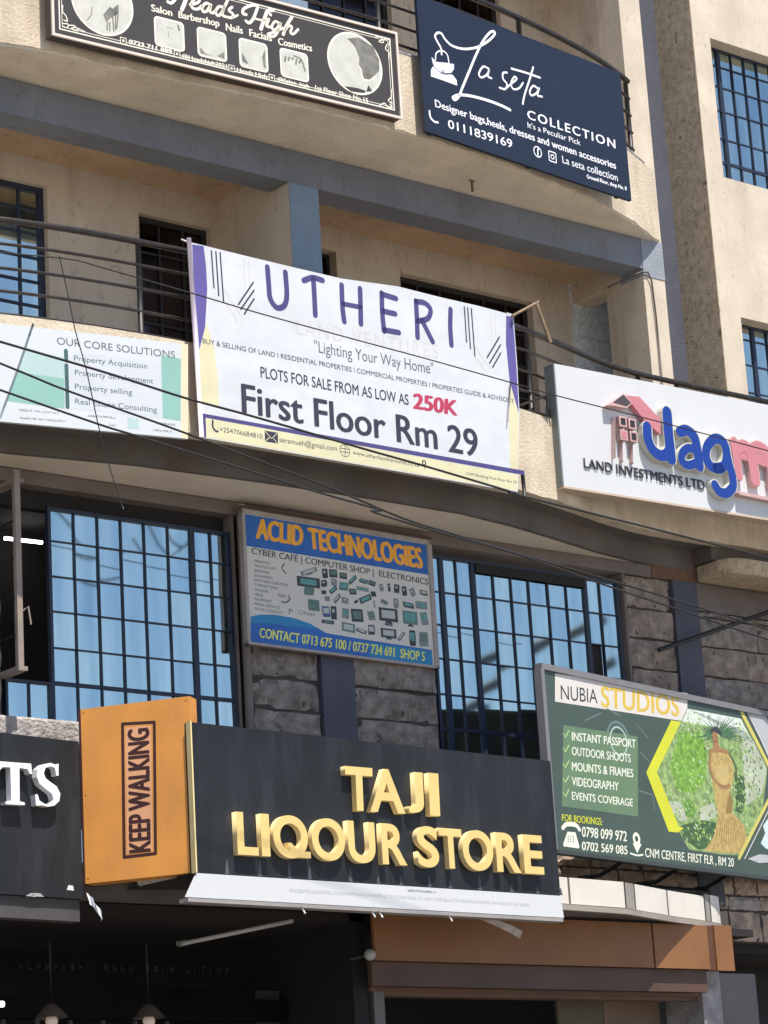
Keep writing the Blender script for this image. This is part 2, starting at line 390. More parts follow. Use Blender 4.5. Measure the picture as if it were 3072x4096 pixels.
# --- second floor balcony
Z2, Z1 = 10.482, 7.372
arcslab('balcony_slab', T2, 7, 16.70, .012, 16.30, Z2, Z2+.10, SOFFIT)
arcwall('parapet', T2, 7, 16.735, 0, .10, Z2+.015, 11.20, CREAM, .012)
arcwall('parapet_coping', T2, 7, 16.55, -.004, .108, 11.2, 11.215, mat('weathered_coping', (.33, .33, .38), .9, .3, 12, .6, 50))
bb('balcony_floor', 7, 16.48, 16.31, 17.3, Z2+.11, Z2+.16, SOFFIT)
# --- beams, columns
bb('beam', 7, 16.488, 16.3, 16.56, 10.189, Z2-.003, BLUEG)
bb('beam', 7, 16.488, 16.3, 16.56, 13.38, 13.67, BLUEG)
for za, zb_ in ((7.56, 10.187), (10.6, 13.38)):
    bb('column', 12.494, 12.794, 16.307, 16.56, za, zb_, INNER); bb('column_face', 12.493, 12.795, 16.300, 16.306, za, zb_, BLUEC)
bb('column_head', 16.49, 16.762, 16.294, 16.60, 10.12, Z2+.002, mat('sunlit_blue_grey_paint', (.25, .275, .315), .85, .1, 3, .3, 50))  # same paint as the beam; its sunlit tone is put into the paler colour
bb('column', 16.49, 16.76, 16.30, 16.60, 7.5, 10.12, CREAM2)
bb('column', 16.49, 16.76, 16.30, 16.60, Z2+.002, 14, CREAM2)
# --- recess behind balconies
for zf, zc in ((7.60, 10.37), (10.66, 13.55)):
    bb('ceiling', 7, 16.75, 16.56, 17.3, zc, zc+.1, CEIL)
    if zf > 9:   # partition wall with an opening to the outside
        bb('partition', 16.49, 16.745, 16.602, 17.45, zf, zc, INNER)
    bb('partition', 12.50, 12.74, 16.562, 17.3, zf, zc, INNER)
yo0, yo1, zo0, zo1 = 16.80, 17.26, 8.6, 10.16
m = MB(); m.box(16.495, 16.745, 16.602, yo0, 7.6, 10.37); m.box(16.495, 16.745, yo0, yo1, 7.6, zo0); m.box(16.495, 16.745, yo0, yo1, zo1, 10.37)
bpart(m, 'partition', INNER)
bb('window_jamb', 16.495, 17.0, yo1, 17.45, 7.6, 10.37, mat('skylit_speckled_plaster', (.62, .66, .68), .95, .25, 22, .9, 45))  # skylight from the side gap is put into the pale blue-grey
# back wall with openings
def wall_openings(name, x0, x1, z0, z1, y0, y1, ops, mt):
    xs = sorted({x0, x1, *[o[0] for o in ops], *[o[1] for o in ops]}); zs = sorted({z0, z1, *[o[2] for o in ops], *[o[3] for o in ops]})
    m = MB()
    for a, b in zip(xs, xs[1:]):
        run = None
        for c, d in zip(zs, zs[1:]):
            solid = not any(o[0] <= a+1e-6 and b-1e-6 <= o[1] and o[2] <= c+1e-6 and d-1e-6 <= o[3] for o in ops)
            if solid: run = [c, d] if run is None else [run[0], d]
            if (not solid or d == zs[-1]) and run: m.box(a, b, y0, y1, run[0], run[1]); run = None
    return bpart(m, name, mt)
OP1 = [(9.0, 10.80, 7.9, 10.155), (11.68, 12.40, 7.62, 10.105), (13.56, 13.74, 9.2, 10.16), (14.45, 16.02, 7.62, 10.10)]
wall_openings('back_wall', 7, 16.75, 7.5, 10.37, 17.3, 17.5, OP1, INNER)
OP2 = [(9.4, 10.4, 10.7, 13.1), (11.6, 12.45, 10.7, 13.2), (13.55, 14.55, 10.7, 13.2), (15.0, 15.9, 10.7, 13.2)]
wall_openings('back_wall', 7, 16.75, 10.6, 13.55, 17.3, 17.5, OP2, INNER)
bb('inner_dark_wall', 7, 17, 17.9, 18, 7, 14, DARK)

def window(name, x0, x1, z0, z1, y, xs, zs, gl, fr=STEEL, fw=.032, mw=.011, depth=.04, thickx=(), thickz=(), skip=()):
    W = empty(name, (x0-BO.x, y-BO.y, z0), 0, BLD)
    m = MB(); hx, hz = x1-x0, z1-z0
    m.box(0, fw, 0, depth, 0, hz); m.box(hx-fw, hx, 0, depth, 0, hz); m.box(fw, hx-fw, 0, depth, 0, fw); m.box(fw, hx-fw, 0, depth, hz-fw, hz)
    m.go('frame', fr, W)
    vm = MB()
    for i, x in enumerate(xs):
        q = mw*2.0 if i in thickx else mw/2
        vm.box(x-x0-q, x-x0+q, .004, depth-.004, fw, hz-fw)
    for i, z in enumerate(zs):
        q = mw*1.3 if i in thickz else mw/2
        vm.box(fw, hx-fw, .008, depth-.008, z-z0-q, z-z0+q)
    if vm.v: vm.go('glazing_bar', fr, W)
    X = [x0]+list(xs)+[x1]; Z = [z0]+list(zs)+[z1]
    r = random.Random(int(x0*100))
    for i in range(len(X)-1):
        for j in range(len(Z)-1):
            if (i, j) in skip: continue
            a, b, c, d = X[i]-x0+.004, X[i+1]-x0-.004, Z[j]-z0+.004, Z[j+1]-z0-.004
            g_ = r.choice((GLASS, GLASS, GLASSB, GLASSC)) if gl is GLASS else gl
            q = MB().box(-(b-a)/2, (b-a)/2, 0, .004, -(d-c)/2, (d-c)/2).go('pane', g_, W)
            q.location = ((a+b)/2, depth*.5, (c+d)/2); q.rotation_euler = (r.uniform(-.012, .012), 0, r.uniform(-.012, .012))
    return W
def fr(a, b, st):
    n = max(1, round((b-a)/st)); return [a+(b-a)*i/n for i in range(1, n)]
window('window', 9.0, 10.80, 7.9, 10.155, 17.36, fr(9.0, 10.80, .225), fr(7.9, 10.155, .205), GLASS, fw=.05, mw=.02, thickx=(3,), thickz=(4,))
window('balcony_door', 11.68, 12.40, 7.62, 10.105, 17.36, fr(11.68, 12.40, .24), fr(7.62, 10.105, .33), GLASSD, BLACKM, fw=.05, mw=.02)
window('window', 13.56, 13.74, 9.2, 10.16, 17.40, [], [9.6], GLASSD, BLACKM)
window('balcony_door', 14.45, 16.02, 7.62, 10.10, 17.38, fr(14.45, 16.02, .26), fr(7.62, 10.10, .33), GLASSD, BLACKM, fw=.05, mw=.022)
for o in OP2:
    window('balcony_door', o[0], o[1], o[2], o[3], 17.36, fr(o[0], o[1], .25), fr(o[2], o[3], .3), GLASSD, BLACKM, fw=.05, mw=.02)

# --- first floor balcony
TF = [(6, 16.1), (9.5, 16.0), (10.6, 15.81), (11.8, 15.735), (12.8, 15.72), (13.65, 15.735), (14.3, 15.84), (14.9, 15.99), (15.5, 16.15), (16.0, 16.24), (16.3, 16.285)]
arcslab('balcony_slab', TF, 7, 16.25, .012, 16.30, Z1, Z1+.10, SOFF1)
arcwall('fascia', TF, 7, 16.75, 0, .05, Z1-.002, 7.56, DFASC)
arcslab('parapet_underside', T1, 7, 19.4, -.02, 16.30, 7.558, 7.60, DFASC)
arcwall('parapet', T1, 7, 19.4, -.03, .13, 7.545, 8.25, CREAM, .006)
bb('balcony_floor', 7, 16.48, 16.31, 17.3, 7.50, 7.6, SOFFIT)
bb('beam', 7, 16.55, 16.302, 16.55, 7.263, Z1-.004, BEAMB)
bb('beam_end', 16.26, 16.79, 16.292, 16.5, 7.264, 7.556, mat('rust_stained_concrete', (.16, .09, .055), .9, .3, 4, .4, 30))
# right-hand slab under the white board
nose = [(16.80, 16.02), (16.84, 15.93), (16.92, 15.875), (17.05, 15.86), (19.4, 15.86), (19.4, 16.29), (16.80, 16.29)]
bevel(bpart(MB().prism(nose, 7.27, 7.42), 'slab_nose', BROUGH), .025, 2)
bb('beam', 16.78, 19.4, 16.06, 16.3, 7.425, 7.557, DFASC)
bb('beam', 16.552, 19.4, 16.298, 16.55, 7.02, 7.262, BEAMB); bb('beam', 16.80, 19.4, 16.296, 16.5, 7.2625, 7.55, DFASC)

# --- right wing
WX, WY = 17.29, 16.15
WOP = [(17.52, 19.0, 11.25, 12.68), (17.56, 19.0, 8.4, 9.86)]
wall_openings('wing_wall', WX, 19.4, 7.6, 15, WY, WY+.25, WOP, CREAM2)
bb('wing_return_wall', WX-.004, WX+.2, WY+.004, 16.75, 7.6, 15, BROUGH)
bb('recess_strip', 16.762, WX, 16.62, 16.75, 7.5, 15, DBLUE)
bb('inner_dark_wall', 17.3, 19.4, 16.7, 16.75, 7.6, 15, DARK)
window('window', 17.52, 19.0, 11.25, 12.68, WY+.14, [17.60, 17.765, 17.945, 18.12, 18.30, 18.48, 18.66, 18.84], [11.49, 11.74, 12.03, 12.285, 12.50], GLASS, fw=.02, thickx=(1,), thickz=(0,))
window('window', 17.56, 19.0, 8.4, 9.86, WY+.14, [17.67, 17.86, 18.05, 18.24, 18.43, 18.62, 18.81], [8.64, 8.92, 9.20, 9.47, 9.72], GLASS, fw=.02, thickx=(1,))

# --- mezzanine wall: stone, columns, two wide windows
def stone_wall(name, x0, x1, z0, z1, zj, wd, mts, seed, y=16.3, backing=True):
    W = empty(name, (x0-BO.x, y-BO.y, z0), 0, BLD); r = random.Random(seed)
    if backing: MB().box(0, x1-x0, .03, .2, 0, z1-z0).go('mortar', MORTAR, W)
    zs = [z0]+[z for z in zj if z0+.03 < z < z1-.03]+[z1]
    for row, (a, b) in enumerate(zip(zs, zs[1:])):
        xs = [x0]; x = x0
        if wd:
            x = x0 - (wd*.5 if row % 2 else 0)
            while True:
                x += wd*r.uniform(.8, 1.2)
                if x > x1-.08: break
                if x > x0+.08: xs.append(x)
        xs.append(x1)
        for c, d in zip(xs, xs[1:]):
            nx, nz = 6, 3; g_ = .010; m = MB(); pr = r.uniform(-.014, .008)
            X0, X1, Zb, Zt = c-x0+g_, d-x0-g_, a-z0+g_, b-z0-g_
            for j in range(nz+1):
                for i in range(nx+1):
                    e = (i in (0, nx) or j in (0, nz))
                    m.v.append((X0+(X1-X0)*i/nx+(r.uniform(-.006, .006)), pr+(.020 if e else 0)+r.uniform(-.013, .013), Zb+(Zt-Zb)*j/nz+r.uniform(-.005, .005)))
            for j in range(nz):
                for i in range(nx):
                    k = j*(nx+1)+i; m.f.append((k, k+1, k+nx+2, k+nx+1))
            b0 = len(m.v); k = lambda i, j: j*(nx+1)+i
            rim = [k(i, 0) for i in range(nx+1)]+[k(nx, j) for j in range(1, nz+1)]+[k(i, nz) for i in range(nx-1, -1, -1)]+[k(0, j) for j in range(nz-1, 0, -1)]
            for q in rim: m.v.append((m.v[q][0], .05, m.v[q][2]))
            for q in range(len(rim)):
                q2 = (q+1) % len(rim); m.f.append((rim[q2], rim[q], b0+q, b0+q2))
            m.go('stone', r.choice(mts), W)
    return W
BRK = mat('sunlit_worn_brown_brick', (.38, .29, .22), .95, .35, 12, .8, 40, stain=.5, stain_col=(.14, .09, .06))  # lighter base colour carries the partial sunlight on these bricks
ZJ1 = [4.51, 4.76, 5.01, 5.26, 5.505, 5.755, 6.005, 6.255, 6.505, 6.75, 7.0]
stone_wall('stone_wall', 11.90, 12.548, 4.4, 7.262, ZJ1, 0, [STONE], 1)
stone_wall('stone_wall', 12.876, 13.74, 4.4, 7.262, ZJ1, 0, [STONE], 2)
ZJ2 = [4.50, 4.69, 4.95, 5.2, 5.45, 5.70, 5.94, 6.18, 6.43, 6.70, 6.965]
stone_wall('stone_wall', 15.93, 16.486, 4.82, 7.262, ZJ2, 0, [STONE, STONE2], 3)
stone_wall('stone_wall', 16.79, 19.4, 4.82, 7.02, ZJ2, .9, [STONE, STONE2], 4)
stone_wall('stone_wall', 13.95, 19.4, 4.1, 4.815, [4.37, 4.50, 4.67], .34, [STONE3, BRK, BRK], 5, y=16.29)
stone_wall('stone_wall', 9.0, 9.70, 4.4, 7.262, [5.3, 5.6, 5.86, 6.13, 6.40, 6.67, 6.94], 0, [STONE2, STONE], 6)
bb('column', 12.55, 12.872, 16.28, 16.5, 4.4, 7.262, DBLUE)
bb('column', 16.488, 16.785, 16.28, 16.5, 4.4, 7.262, DBLUE)
bb('wall_infill', 13.74, 15.93, 16.34, 16.5, 4.82, 5.3, MORTAR)
# downpipe strip right of first window
bpart(MB().tube([(11.83, 16.27, 4.6), (11.83, 16.27, 7.25)], .035), 'downpipe', BEAMB, True)
bb('window_head', 9.7, 11.9, 16.42, 16.5, 7.12, 7.262, DARK)
bb('reveal', 11.77, 11.79, 16.31, 16.5, 5.5, 7.26, BEAMB)
bb('reveal', 15.90, 15.928, 16.30, 16.5, 5.3, 7.26, BEAMB)
# window 1: open casement at the left, blue panes right
X1 = [10.355, 10.562, 10.768, 10.977, 11.192, 11.411, 11.585]
Zr = [5.80, 6.063, 6.335, 6.60, 6.868]
W1 = window('window', 10.125, 11.765, 5.50, 7.125, 16.33, X1, Zr, GLASS, fw=.026, mw=.011, thickx=(5,), thickz=(0,))
window('window', 9.74, 10.125, 5.50, 5.80, 16.33, [9.94], [], GLASS, fw=.02)
window('window', 13.76, 15.87, 5.30, 7.19, 16.33, [13.885, 14.045, 14.228, 14.446, 14.641, 14.838, 15.054, 15.264, 15.485, 15.656], [5.46, 5.74, 6.024, 6.32, 6.603, 6.88], GLASS, fw=.026, mw=.011, thickx=(0, 2, 8), thickz=(1,),
       skip={(9, 3), (9, 4)} )
bb('window_pelmet', 14.245, 15.47, 16.318, 16.33, 7.085, 7.165, DARK)
bb('window_shutter_dark', 15.50, 15.65, 16.37, 16.38, 6.03, 6.60, DARK)
sill = bb('window_sill', 9.55, 11.8, 16.16, 16.33, 5.30, 5.49, STONE3); bevel(sill, .02, 2)
# room seen through the open casement
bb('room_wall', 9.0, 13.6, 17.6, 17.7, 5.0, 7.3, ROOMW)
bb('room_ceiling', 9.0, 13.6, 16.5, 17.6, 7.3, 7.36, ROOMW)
CAS = empty('open_casement', (9.72-BO.x, 16.3-BO.y, 5.75), 0, BLD)
p0, p1 = gy(c01(88, 1390), 16.0), gy(c02(125, 1065), 16.0)
cx = (p0.x+p1.x)/2
m = MB(); m.box(cx-.022, cx+.022, 15.96, 15.99, 5.77, 7.24); m.box(cx+.055, cx+.075, 16.1, 16.13, 5.8, 7.2); m.box(cx-.01, cx+.07, 15.99, 16.3, 7.16, 7.19); m.box(cx-.01, cx+.07, 15.99, 16.3, 5.78, 5.81)
m.v = [(v[0]-9.72, v[1]-16.3, v[2]-5.75) for v in m.v]; m.go('casement_frame', BEIGEM, CAS)
m = MB()
for k in range(4): m.box(cx+.03, cx+.036, 15.99, 16.3, 6.05+.28*k, 6.06+.28*k)
m.v = [(v[0]-9.72, v[1]-16.3, v[2]-5.75) for v in m.v]; m.go('casement_bar', BLACKM, CAS)
m = MB(); a = gy(c02(150, 640), 15.96); m.tube([a, a+Vector((.03, -.02, .03)), a+Vector((.05, -.02, -.1))], .007)
m.v = [(v[0]-9.72, v[1]-16.3, v[2]-5.75) for v in m.v]; m.go('handle', BEIGEM, CAS)

# --- ground floor canopy and shop front
TC = [(6, 16.0), (9, 15.95), (10, 15.85), (10.6, 15.7), (11.2, 15.5), (12.5, 15.36), (13.6, 15.38), (14.15, 15.43), (14.85, 15.50), (15.4, 15.70), (15.65, 15.79), (16.15, 15.94), (16.4, 16.03), (16.55, 16.10)]
CANT = mat('canopy_tile_white', (.66, .61, .53), .35, .05, 4, stain=.15, stain_col=(.4, .33, .25))
arcslab('canopy_slab', TC, 7, 16.50, .03, 16.5, 4.19, 4.42, DFASC)
F = empty('canopy_fascia', (13-BO.x, 16-BO.y, 4.15), 0, BLD)
edges = [13.3, 13.75, 14.20, 14.86, 15.02, 15.58, 16.20, 16.30, 16.50]
arcl = []
for i, (a, b) in enumerate(zip(edges, edges[1:])):
    grey = (abs(a-14.86) < .01 or abs(a-16.20) < .01)
    q = arc(TC, a+.012, b-.012, 0, 5); q2 = arc(TC, a+.012, b-.012, .028, 5)
    m = MB().prism(q+q2[::-1], 4.215, 4.42 + (0 if i < 6 else .02))
    m.v = [(v[0]-13, v[1]-16, v[2]-4.15) for v in m.v]
    m.go('tile', mat('canopy_tile_grey', (.28, .25, .22), .5, .1, 5) if grey else CANT, F)
q = arc(TC, 13.0, 16.50, -.012, 30); q2 = arc(TC, 13.0, 16.50, .03, 30)
m = MB().prism(q+q2[::-1], 4.165, 4.208); m.v = [(v[0]-13, v[1]-16, v[2]-4.15) for v in m.v]; m.go('drip_edge', mat('grey_drip', (.30, .26, .22), .6), F)
OB = mat('orange_fascia_board', (.23, .10, .034), .55, .10, 3, stain=.2, stain_col=(.2, .08, .03))
ORANGE = mat('orange_board', (.66, .275, .05), .55, .10, 3, stain=.4, stain_col=(.42, .19, .08), streak=True)
OF = empty('orange_shop_fascia', (14.5-BO.x, 16-BO.y, 3.8), 0, BLD)
def ofp(x0, x1, z0, z1, y0, y1, mt, nm='panel'):
    MB().box(x0-14.5, x1-14.5, y0-16, y1-16, z0-3.8, z1-3.8).go(nm, mt, OF)
ofp(12.60, 15.48, 3.803, 4.163, 15.88, 15.91, OB); ofp(15.50, 16.12, 3.803, 4.163, 15.88, 15.91, OB); ofp(16.205, 16.41, 3.795, 4.17, 15.88, 15.91, OB)
ofp(16.12, 16.205, 3.797, 4.165, 15.892, 15.92, mat('dark_orange_strip', (.10, .04, .015), .6), 'panel_strip')
ofp(15.48, 15.50, 3.803, 4.163, 15.892, 15.91, mat('joint_brown', (.06, .025, .01), .8), 'panel_joint')
ofp(12.60, 16.12, 3.62, 3.80, 15.93, 15.98, mat('brown_lower_board', (.085, .045, .03), .6, .2, 2), 'lower_board')
# pier and dark interior
bb('pier', 16.18, 16.40, 16.06, 16.5, .12, 3.81, mat('chipped_grey_plaster', (.34, .32, .32), .9, .3, 9, .8, 40, stain=.6, stain_col=(.1, .09, .09)))
bb('pier', 16.402, 16.85, 16.08, 16.5, .12, 3.80, mat('dark_grey_blue', (.035, .035, .045), .8))
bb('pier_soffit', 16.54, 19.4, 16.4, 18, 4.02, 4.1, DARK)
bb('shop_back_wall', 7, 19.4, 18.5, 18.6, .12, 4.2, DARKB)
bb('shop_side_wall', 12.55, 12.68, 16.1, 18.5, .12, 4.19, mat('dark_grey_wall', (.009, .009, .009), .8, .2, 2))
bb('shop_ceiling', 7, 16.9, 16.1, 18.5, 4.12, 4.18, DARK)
for x0, x1, mt in ((14.95, 15.45, mat('olive_board', (.10, .085, .06), .7)), (15.46, 16.1, mat('tan_board', (.17, .12, .085), .7))):
    bb('shop_panel', x0, x1, 16.5, 16.53, 2.2, 3.6, mt)
bb('door_post', 12.74, 12.84, 16.1, 16.2, .12, 3.63, mat('grey_post', (.14, .13, .125), .6))
bb('door_frame', 12.84, 16.18, 16.12, 16.18, 3.57, 3.625, mat('brown_frame', (.13, .075, .05), .6))
bb('shop_soffit', 12.70, 16.2, 16.085, 16.5, 3.60, 3.63, mat('brown_soffit', (.15, .085, .06), .7))
bb('shop_poster', 11.28, 11.62, 17.6, 17.62, 2.6, 3.42, mat('dim_poster', (.11, .08, .07), .7))
bb('shop_poster', 12.30, 12.52, 17.0, 17.02, 3.38, 3.70, mat('dim_poster2', (.04, .04, .036), .7))
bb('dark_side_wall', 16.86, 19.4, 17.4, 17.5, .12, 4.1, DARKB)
# shop front slats lower left
for k in range(9):
    bb('shopfront_slat', 9.15+.28*k, 9.18+.28*k, 16.9, 16.93, 1.0, 3.45, mat('slat_grey', (.03, .03, .035), .6))
bb('shopfront_lintel', 7, 12.5, 16.9, 17.0, 3.46, 3.62, mat('lintel_dark', (.005, .005, .006), .8, spec=.1))

# --- railings
def railing(tab, x0, x1, zs, name, posts, zb, dy=0):
    R = empty(name, (x0-BO.x, 16-BO.y, zb), 0, BLD); off = Vector((x0, 16, zb))
    for i, z in enumerate(zs):
        pts = [Vector((p[0], p[1]+dy, z))-off for p in arc(tab, x0, x1, 0, 50)]
        rod('rail' if i else 'handrail', pts, .026 if i == 0 else .013, RAILM, R)
    for px in posts:
        y = lerp_tab(tab, px)+dy
        rod('post', [Vector((px, y+.01, zb))-off, Vector((px, y+.01, zs[0]-.02))-off], .022, BLACKM, R)
railing(T1, 7, 19.4, [8.996, 8.812, 8.625, 8.450, 8.275], 'railing', [8.4, 10.47, 12.6, 14.35, 15.99, 16.47], 8.2, .03)
railing(T2, 7, 16.42, [11.985, 11.81, 11.64, 11.47, 11.30], 'railing', [9.9, 11.6, 12.98, 14.68, 16.38], 11.15, .05)

# ================================================================== SIGNS
def P_(n, c, **k): return mat(n, srgb(*c), k.pop('rough', .5), k.pop('var', .05), k.pop('scale', 4), **k)
SCREAM = P_('print_cream', (235, 228, 212)); SDARK = P_('print_charcoal', (62, 58, 56), rough=.45)
# 1 salon board
S = Sign('signboard', (210, 139), (1604, 475), 15.60, 'long charcoal and cream salon board with round photos, top left under the upper railing', 'signboard')
h = .755
S.rect(0, S.len, 0, h, P_('print_black_edge', (60, 50, 46)), 0, 'board', .10)
L = S.len
for a, b, c, d in ((-.008, L+.008, -.008, .012), (-.008, L+.008, h-.012, h+.008), (-.008, .012, .012, h-.012), (L-.012, L+.008, .012, h-.012)):
    S.rect(a, b, c, d, P_('frame_cream', (222, 206, 194), rough=.35), .016, 'frame', .018)
S.rect(.03, L-.03, .03, h-.03, SDARK, .004, 'printed_face')
for i, wdt in ((.058, .010), (.082, .005)):
    for a, b, c, d in ((i, L-i, i, i+wdt), (i, L-i, h-i-wdt, h-i), (i, i+wdt, i+wdt, h-i-wdt), (L-i-wdt, L-i, i+wdt, h-i-wdt)):
        S.rect(a, b, c, d, SCREAM, .007, 'border_line')
PHOTO = P_('photo_grey', (196, 195, 186), var=.10, scale=9); PH2 = P_('photo_mid', (120, 118, 110), var=.35, scale=14)
for cpt in (ZH1(491, 17), ZH2(1170, 566)):
    S.disc(cpt, .272, SCREAM, .008, 'photo_ring'); S.disc(cpt, .255, PHOTO, .010, 'round_photo')
S.poly([ZH2(*p) for p in [(1095, 345), (1200, 335), (1330, 420), (1385, 540), (1380, 640), (1300, 715), (1245, 705), (1225, 620), (1200, 590), (1205, 520), (1170, 430), (1150, 400)]], PH2, .012, 'photo_shape')
S.poly([ZH2(*p) for p in [(1070, 775), (1120, 778), (1190, 790), (1265, 815), (1250, 835), (1130, 820)]], SDARK, .012, 'photo_shape')
S.poly([ZH2(*p) for p in [(1268, 822), (1285, 762), (1322, 820)]], SDARK, .012, 'photo_shape')
S.stroke([ZH2(*p) for p in [(1200, 590), (1222, 630), (1232, 700), (1290, 720), (1345, 690)]], .010, SCREAM, .014, 'photo_line')
S.poly([ZH1(*p) for p in [(495, 125), (555, 55), (575, 75), (625, 35), (628, 120), (575, 140), (520, 190)]], PH2, .012, 'photo_shape')
for a, b in (((530, 190), (528, 255)), ((575, 140), (585, 265)), ((620, 130), (610, 240)), ((600, 110), (600, 250)), ((550, 190), (552, 262))):
    S.stroke([ZH1(*a), ZH1(*b)], .012, PH2, .012, 'photo_line', smooth=False)
S.stroke([ZH1(*p) for p in [(360, 170), (395, 120), (400, 60)]], .008, PH2, .012, 'photo_line')
SQ = [[ZH1(935, 140), ZH1(1180, 185), ZH1(1190, 430), ZH1(945, 385)], [ZH1(1300, 230), ZH1(1540, 282), ZH1(1550, 515), ZH1(1308, 470)],
      [c00(1555, 248), c10(75, 278), c10(80, 455), c00(1562, 425)], [ZH2(130, 340), ZH2(382, 398), ZH2(390, 640), ZH2(140, 590)], [ZH2(500, 430), ZH2(745, 490), ZH2(750, 730), ZH2(510, 670)]]
SQ = [SQ[0], SQ[1], SQ[3], SQ[4]]
def rrect(c, w_, h_, r):
    o = []
    for sx, sy, a0 in ((1, 1, 0), (-1, 1, 90), (-1, -1, 180), (1, -1, 270)):
        for k in range(5):
            t = math.radians(a0+22.5*k); o.append((c[0]+sx*(w_-r)+r*math.cos(t), c[1]+sy*(h_-r)+r*math.sin(t)))
    return o
for i, q in enumerate(SQ):
    c = sum((S.loc(p, .009) for p in q), Vector((0, 0)))/4
    S.poly(rrect(c, .135, .125, .035), SCREAM, .009, 'photo_border', local=True); S.poly(rrect(c, .122, .112, .028), PHOTO, .011, 'square_photo', local=True)
    r = random.Random(i)
    if i == 3:
        for k in range(5): S.stroke([(c[0]-.09+.035*k, c[1]+.01+.02*(k % 3)), (c[0]-.08+.035*k, c[1]+.055)], .016, PH2, .013, 'photo_line', local=True, smooth=False)
        S.stroke([(c[0]+.0, c[1]+.08), (c[0]+.07, c[1]+.06), (c[0]+.1, c[1]-.03)], .014, PH2, .013, 'photo_line', local=True)
    elif i == 2:
        S.poly([(c[0]-.11, c[1]+.0), (c[0]-.05, c[1]-.09), (c[0]-.11, c[1]-.08)], PH2, .013, 'photo_shape', local=True)
        S.poly([(c[0]+.11, c[1]+.08), (c[0]+.08, c[1]-.0), (c[0]+.09, c[1]-.08), (c[0]+.11, c[1]-.09)], PH2, .013, 'photo_shape', local=True)
    elif i == 1:
        S.poly([(c[0]-.11, c[1]-.05), (c[0]-.07, c[1]-.09), (c[0]+.02, c[1]-.1), (c[0]-.11, c[1]-.1)], PH2, .013, 'photo_shape', local=True)
        S.poly([(c[0]+.11, c[1]-.04), (c[0]+.04, c[1]-.09), (c[0]+.11, c[1]-.1)], PH2, .013, 'photo_shape', local=True)
    else:
        S.stroke([(c[0]-.02, c[1]+.05), (c[0]+.03, c[1]+.05)], .006, PH2, .013, 'photo_line', local=True, smooth=False)
        S.stroke([(c[0]-.01, c[1]+.02), (c[0]-.01, c[1]-.03)], .005, PH2, .013, 'photo_line', local=True, smooth=False)
        S.stroke([(c[0]+.08, c[1]+.09), (c[0]+.09, c[1]+.05)], .014, PH2, .013, 'photo_line', local=True, smooth=False)
for t, z, A, B, T, bo in (('Salon', ZH1, (905, 93), (1085, 138), (900, 35), .03), ('Barbershop', ZH1, (1135, 150), (1485, 228), (1135, 92), .03), ('Nails', ZH2, (8, 272), (162, 305), (5, 208), .03),
                          ('Facials', ZH2, (218, 322), (422, 372), (215, 258), .03), ('Cosmetics', ZH2, (476, 398), (782, 462), (474, 338), .03),
                          ('0723 711 889', ZH1, (712, 372), (1082, 462), (712, 334), .05), ('@Headshigh2021', ZH1, (1165, 490), (1548, 582), (1165, 456), .03),
                          ('Heads High', ZH2, (105, 640), (378, 704), (105, 606), .03), ('@Salon_high', ZH2, (470, 722), (755, 790), (470, 690), .03), ('1st Floor Shop No.15', ZH2, (808, 804), (1285, 922), (808, 764), .03)):
    S.text(t, z(*A), z(*B), z(*T), SCREAM, .012, bo)
for z, c in ((ZH1, (672, 342)), (ZH2, (65, 608)), (ZH2, (427, 692)), (ZH1, (1130, 455))):
    q = S.loc(z(*c), .012); S.rect(q.x-.028, q.x+.028, q.y-.028, q.y+.028, SCREAM, .0115, 'icon'); S.rect(q.x-.022, q.x+.022, q.y-.022, q.y+.022, SDARK, .013, 'icon'); S.disc(q, .011, SCREAM, .0145, 'icon', n=12, local=True)
for z, ps, wd in ((ZH1, [(1045, 15), (1075, 25), (1110, -10), (1140, -60)], .026), (ZH1, [(1165, 80), (1190, 20), (1215, -60)], .034), (ZH1, [(1235, 40), (1300, 22), (1315, -12), (1283, -18), (1248, 25), (1255, 68), (1300, 76), (1335, 50)], .024),
                  (ZH1, [(1412, 42), (1370, 27), (1338, 62), (1345, 98), (1378, 92), (1408, 48), (1402, 95), (1428, 110), (1452, 88)], .024), (ZH1, [(1518, 62), (1480, 57), (1452, 96), (1467, 130), (1500, 112), (1560, -12)], .024), (ZH1, [(1530, 50), (1508, 120), (1535, 142)], .024),
                  (ZH1, [(1592, 60), (1565, 88), (1600, 120), (1588, 150), (1552, 145)], .024), (ZH1, [(1595, 152), (1640, 128)], .018),
                  (ZH2, [(190, 130), (160, 120), (168, 80), (230, 50), (290, 48), (284, 90), (252, 170), (216, 205), (188, 188)], .026), (ZH2, [(262, 165), (330, 180), (385, 172)], .018), (ZH2, [(432, 90), (382, 100), (350, 180), (322, 260)], .032),
                  (ZH2, [(392, 172), (372, 228), (402, 242)], .026), (ZH2, [(405, 128), (408, 132)], .028), (ZH2, [(492, 212), (452, 192), (422, 230), (432, 268), (466, 254), (500, 202), (470, 290), (430, 328), (385, 308), (440, 288), (520, 250)], .022),
                  (ZH2, [(600, 152), (552, 230), (522, 308)], .028), (ZH2, [(530, 282), (570, 232), (600, 242), (587, 290), (612, 304), (656, 264)], .022)):
    S.stroke([z(*p) for p in ps], wd, SCREAM, .012)
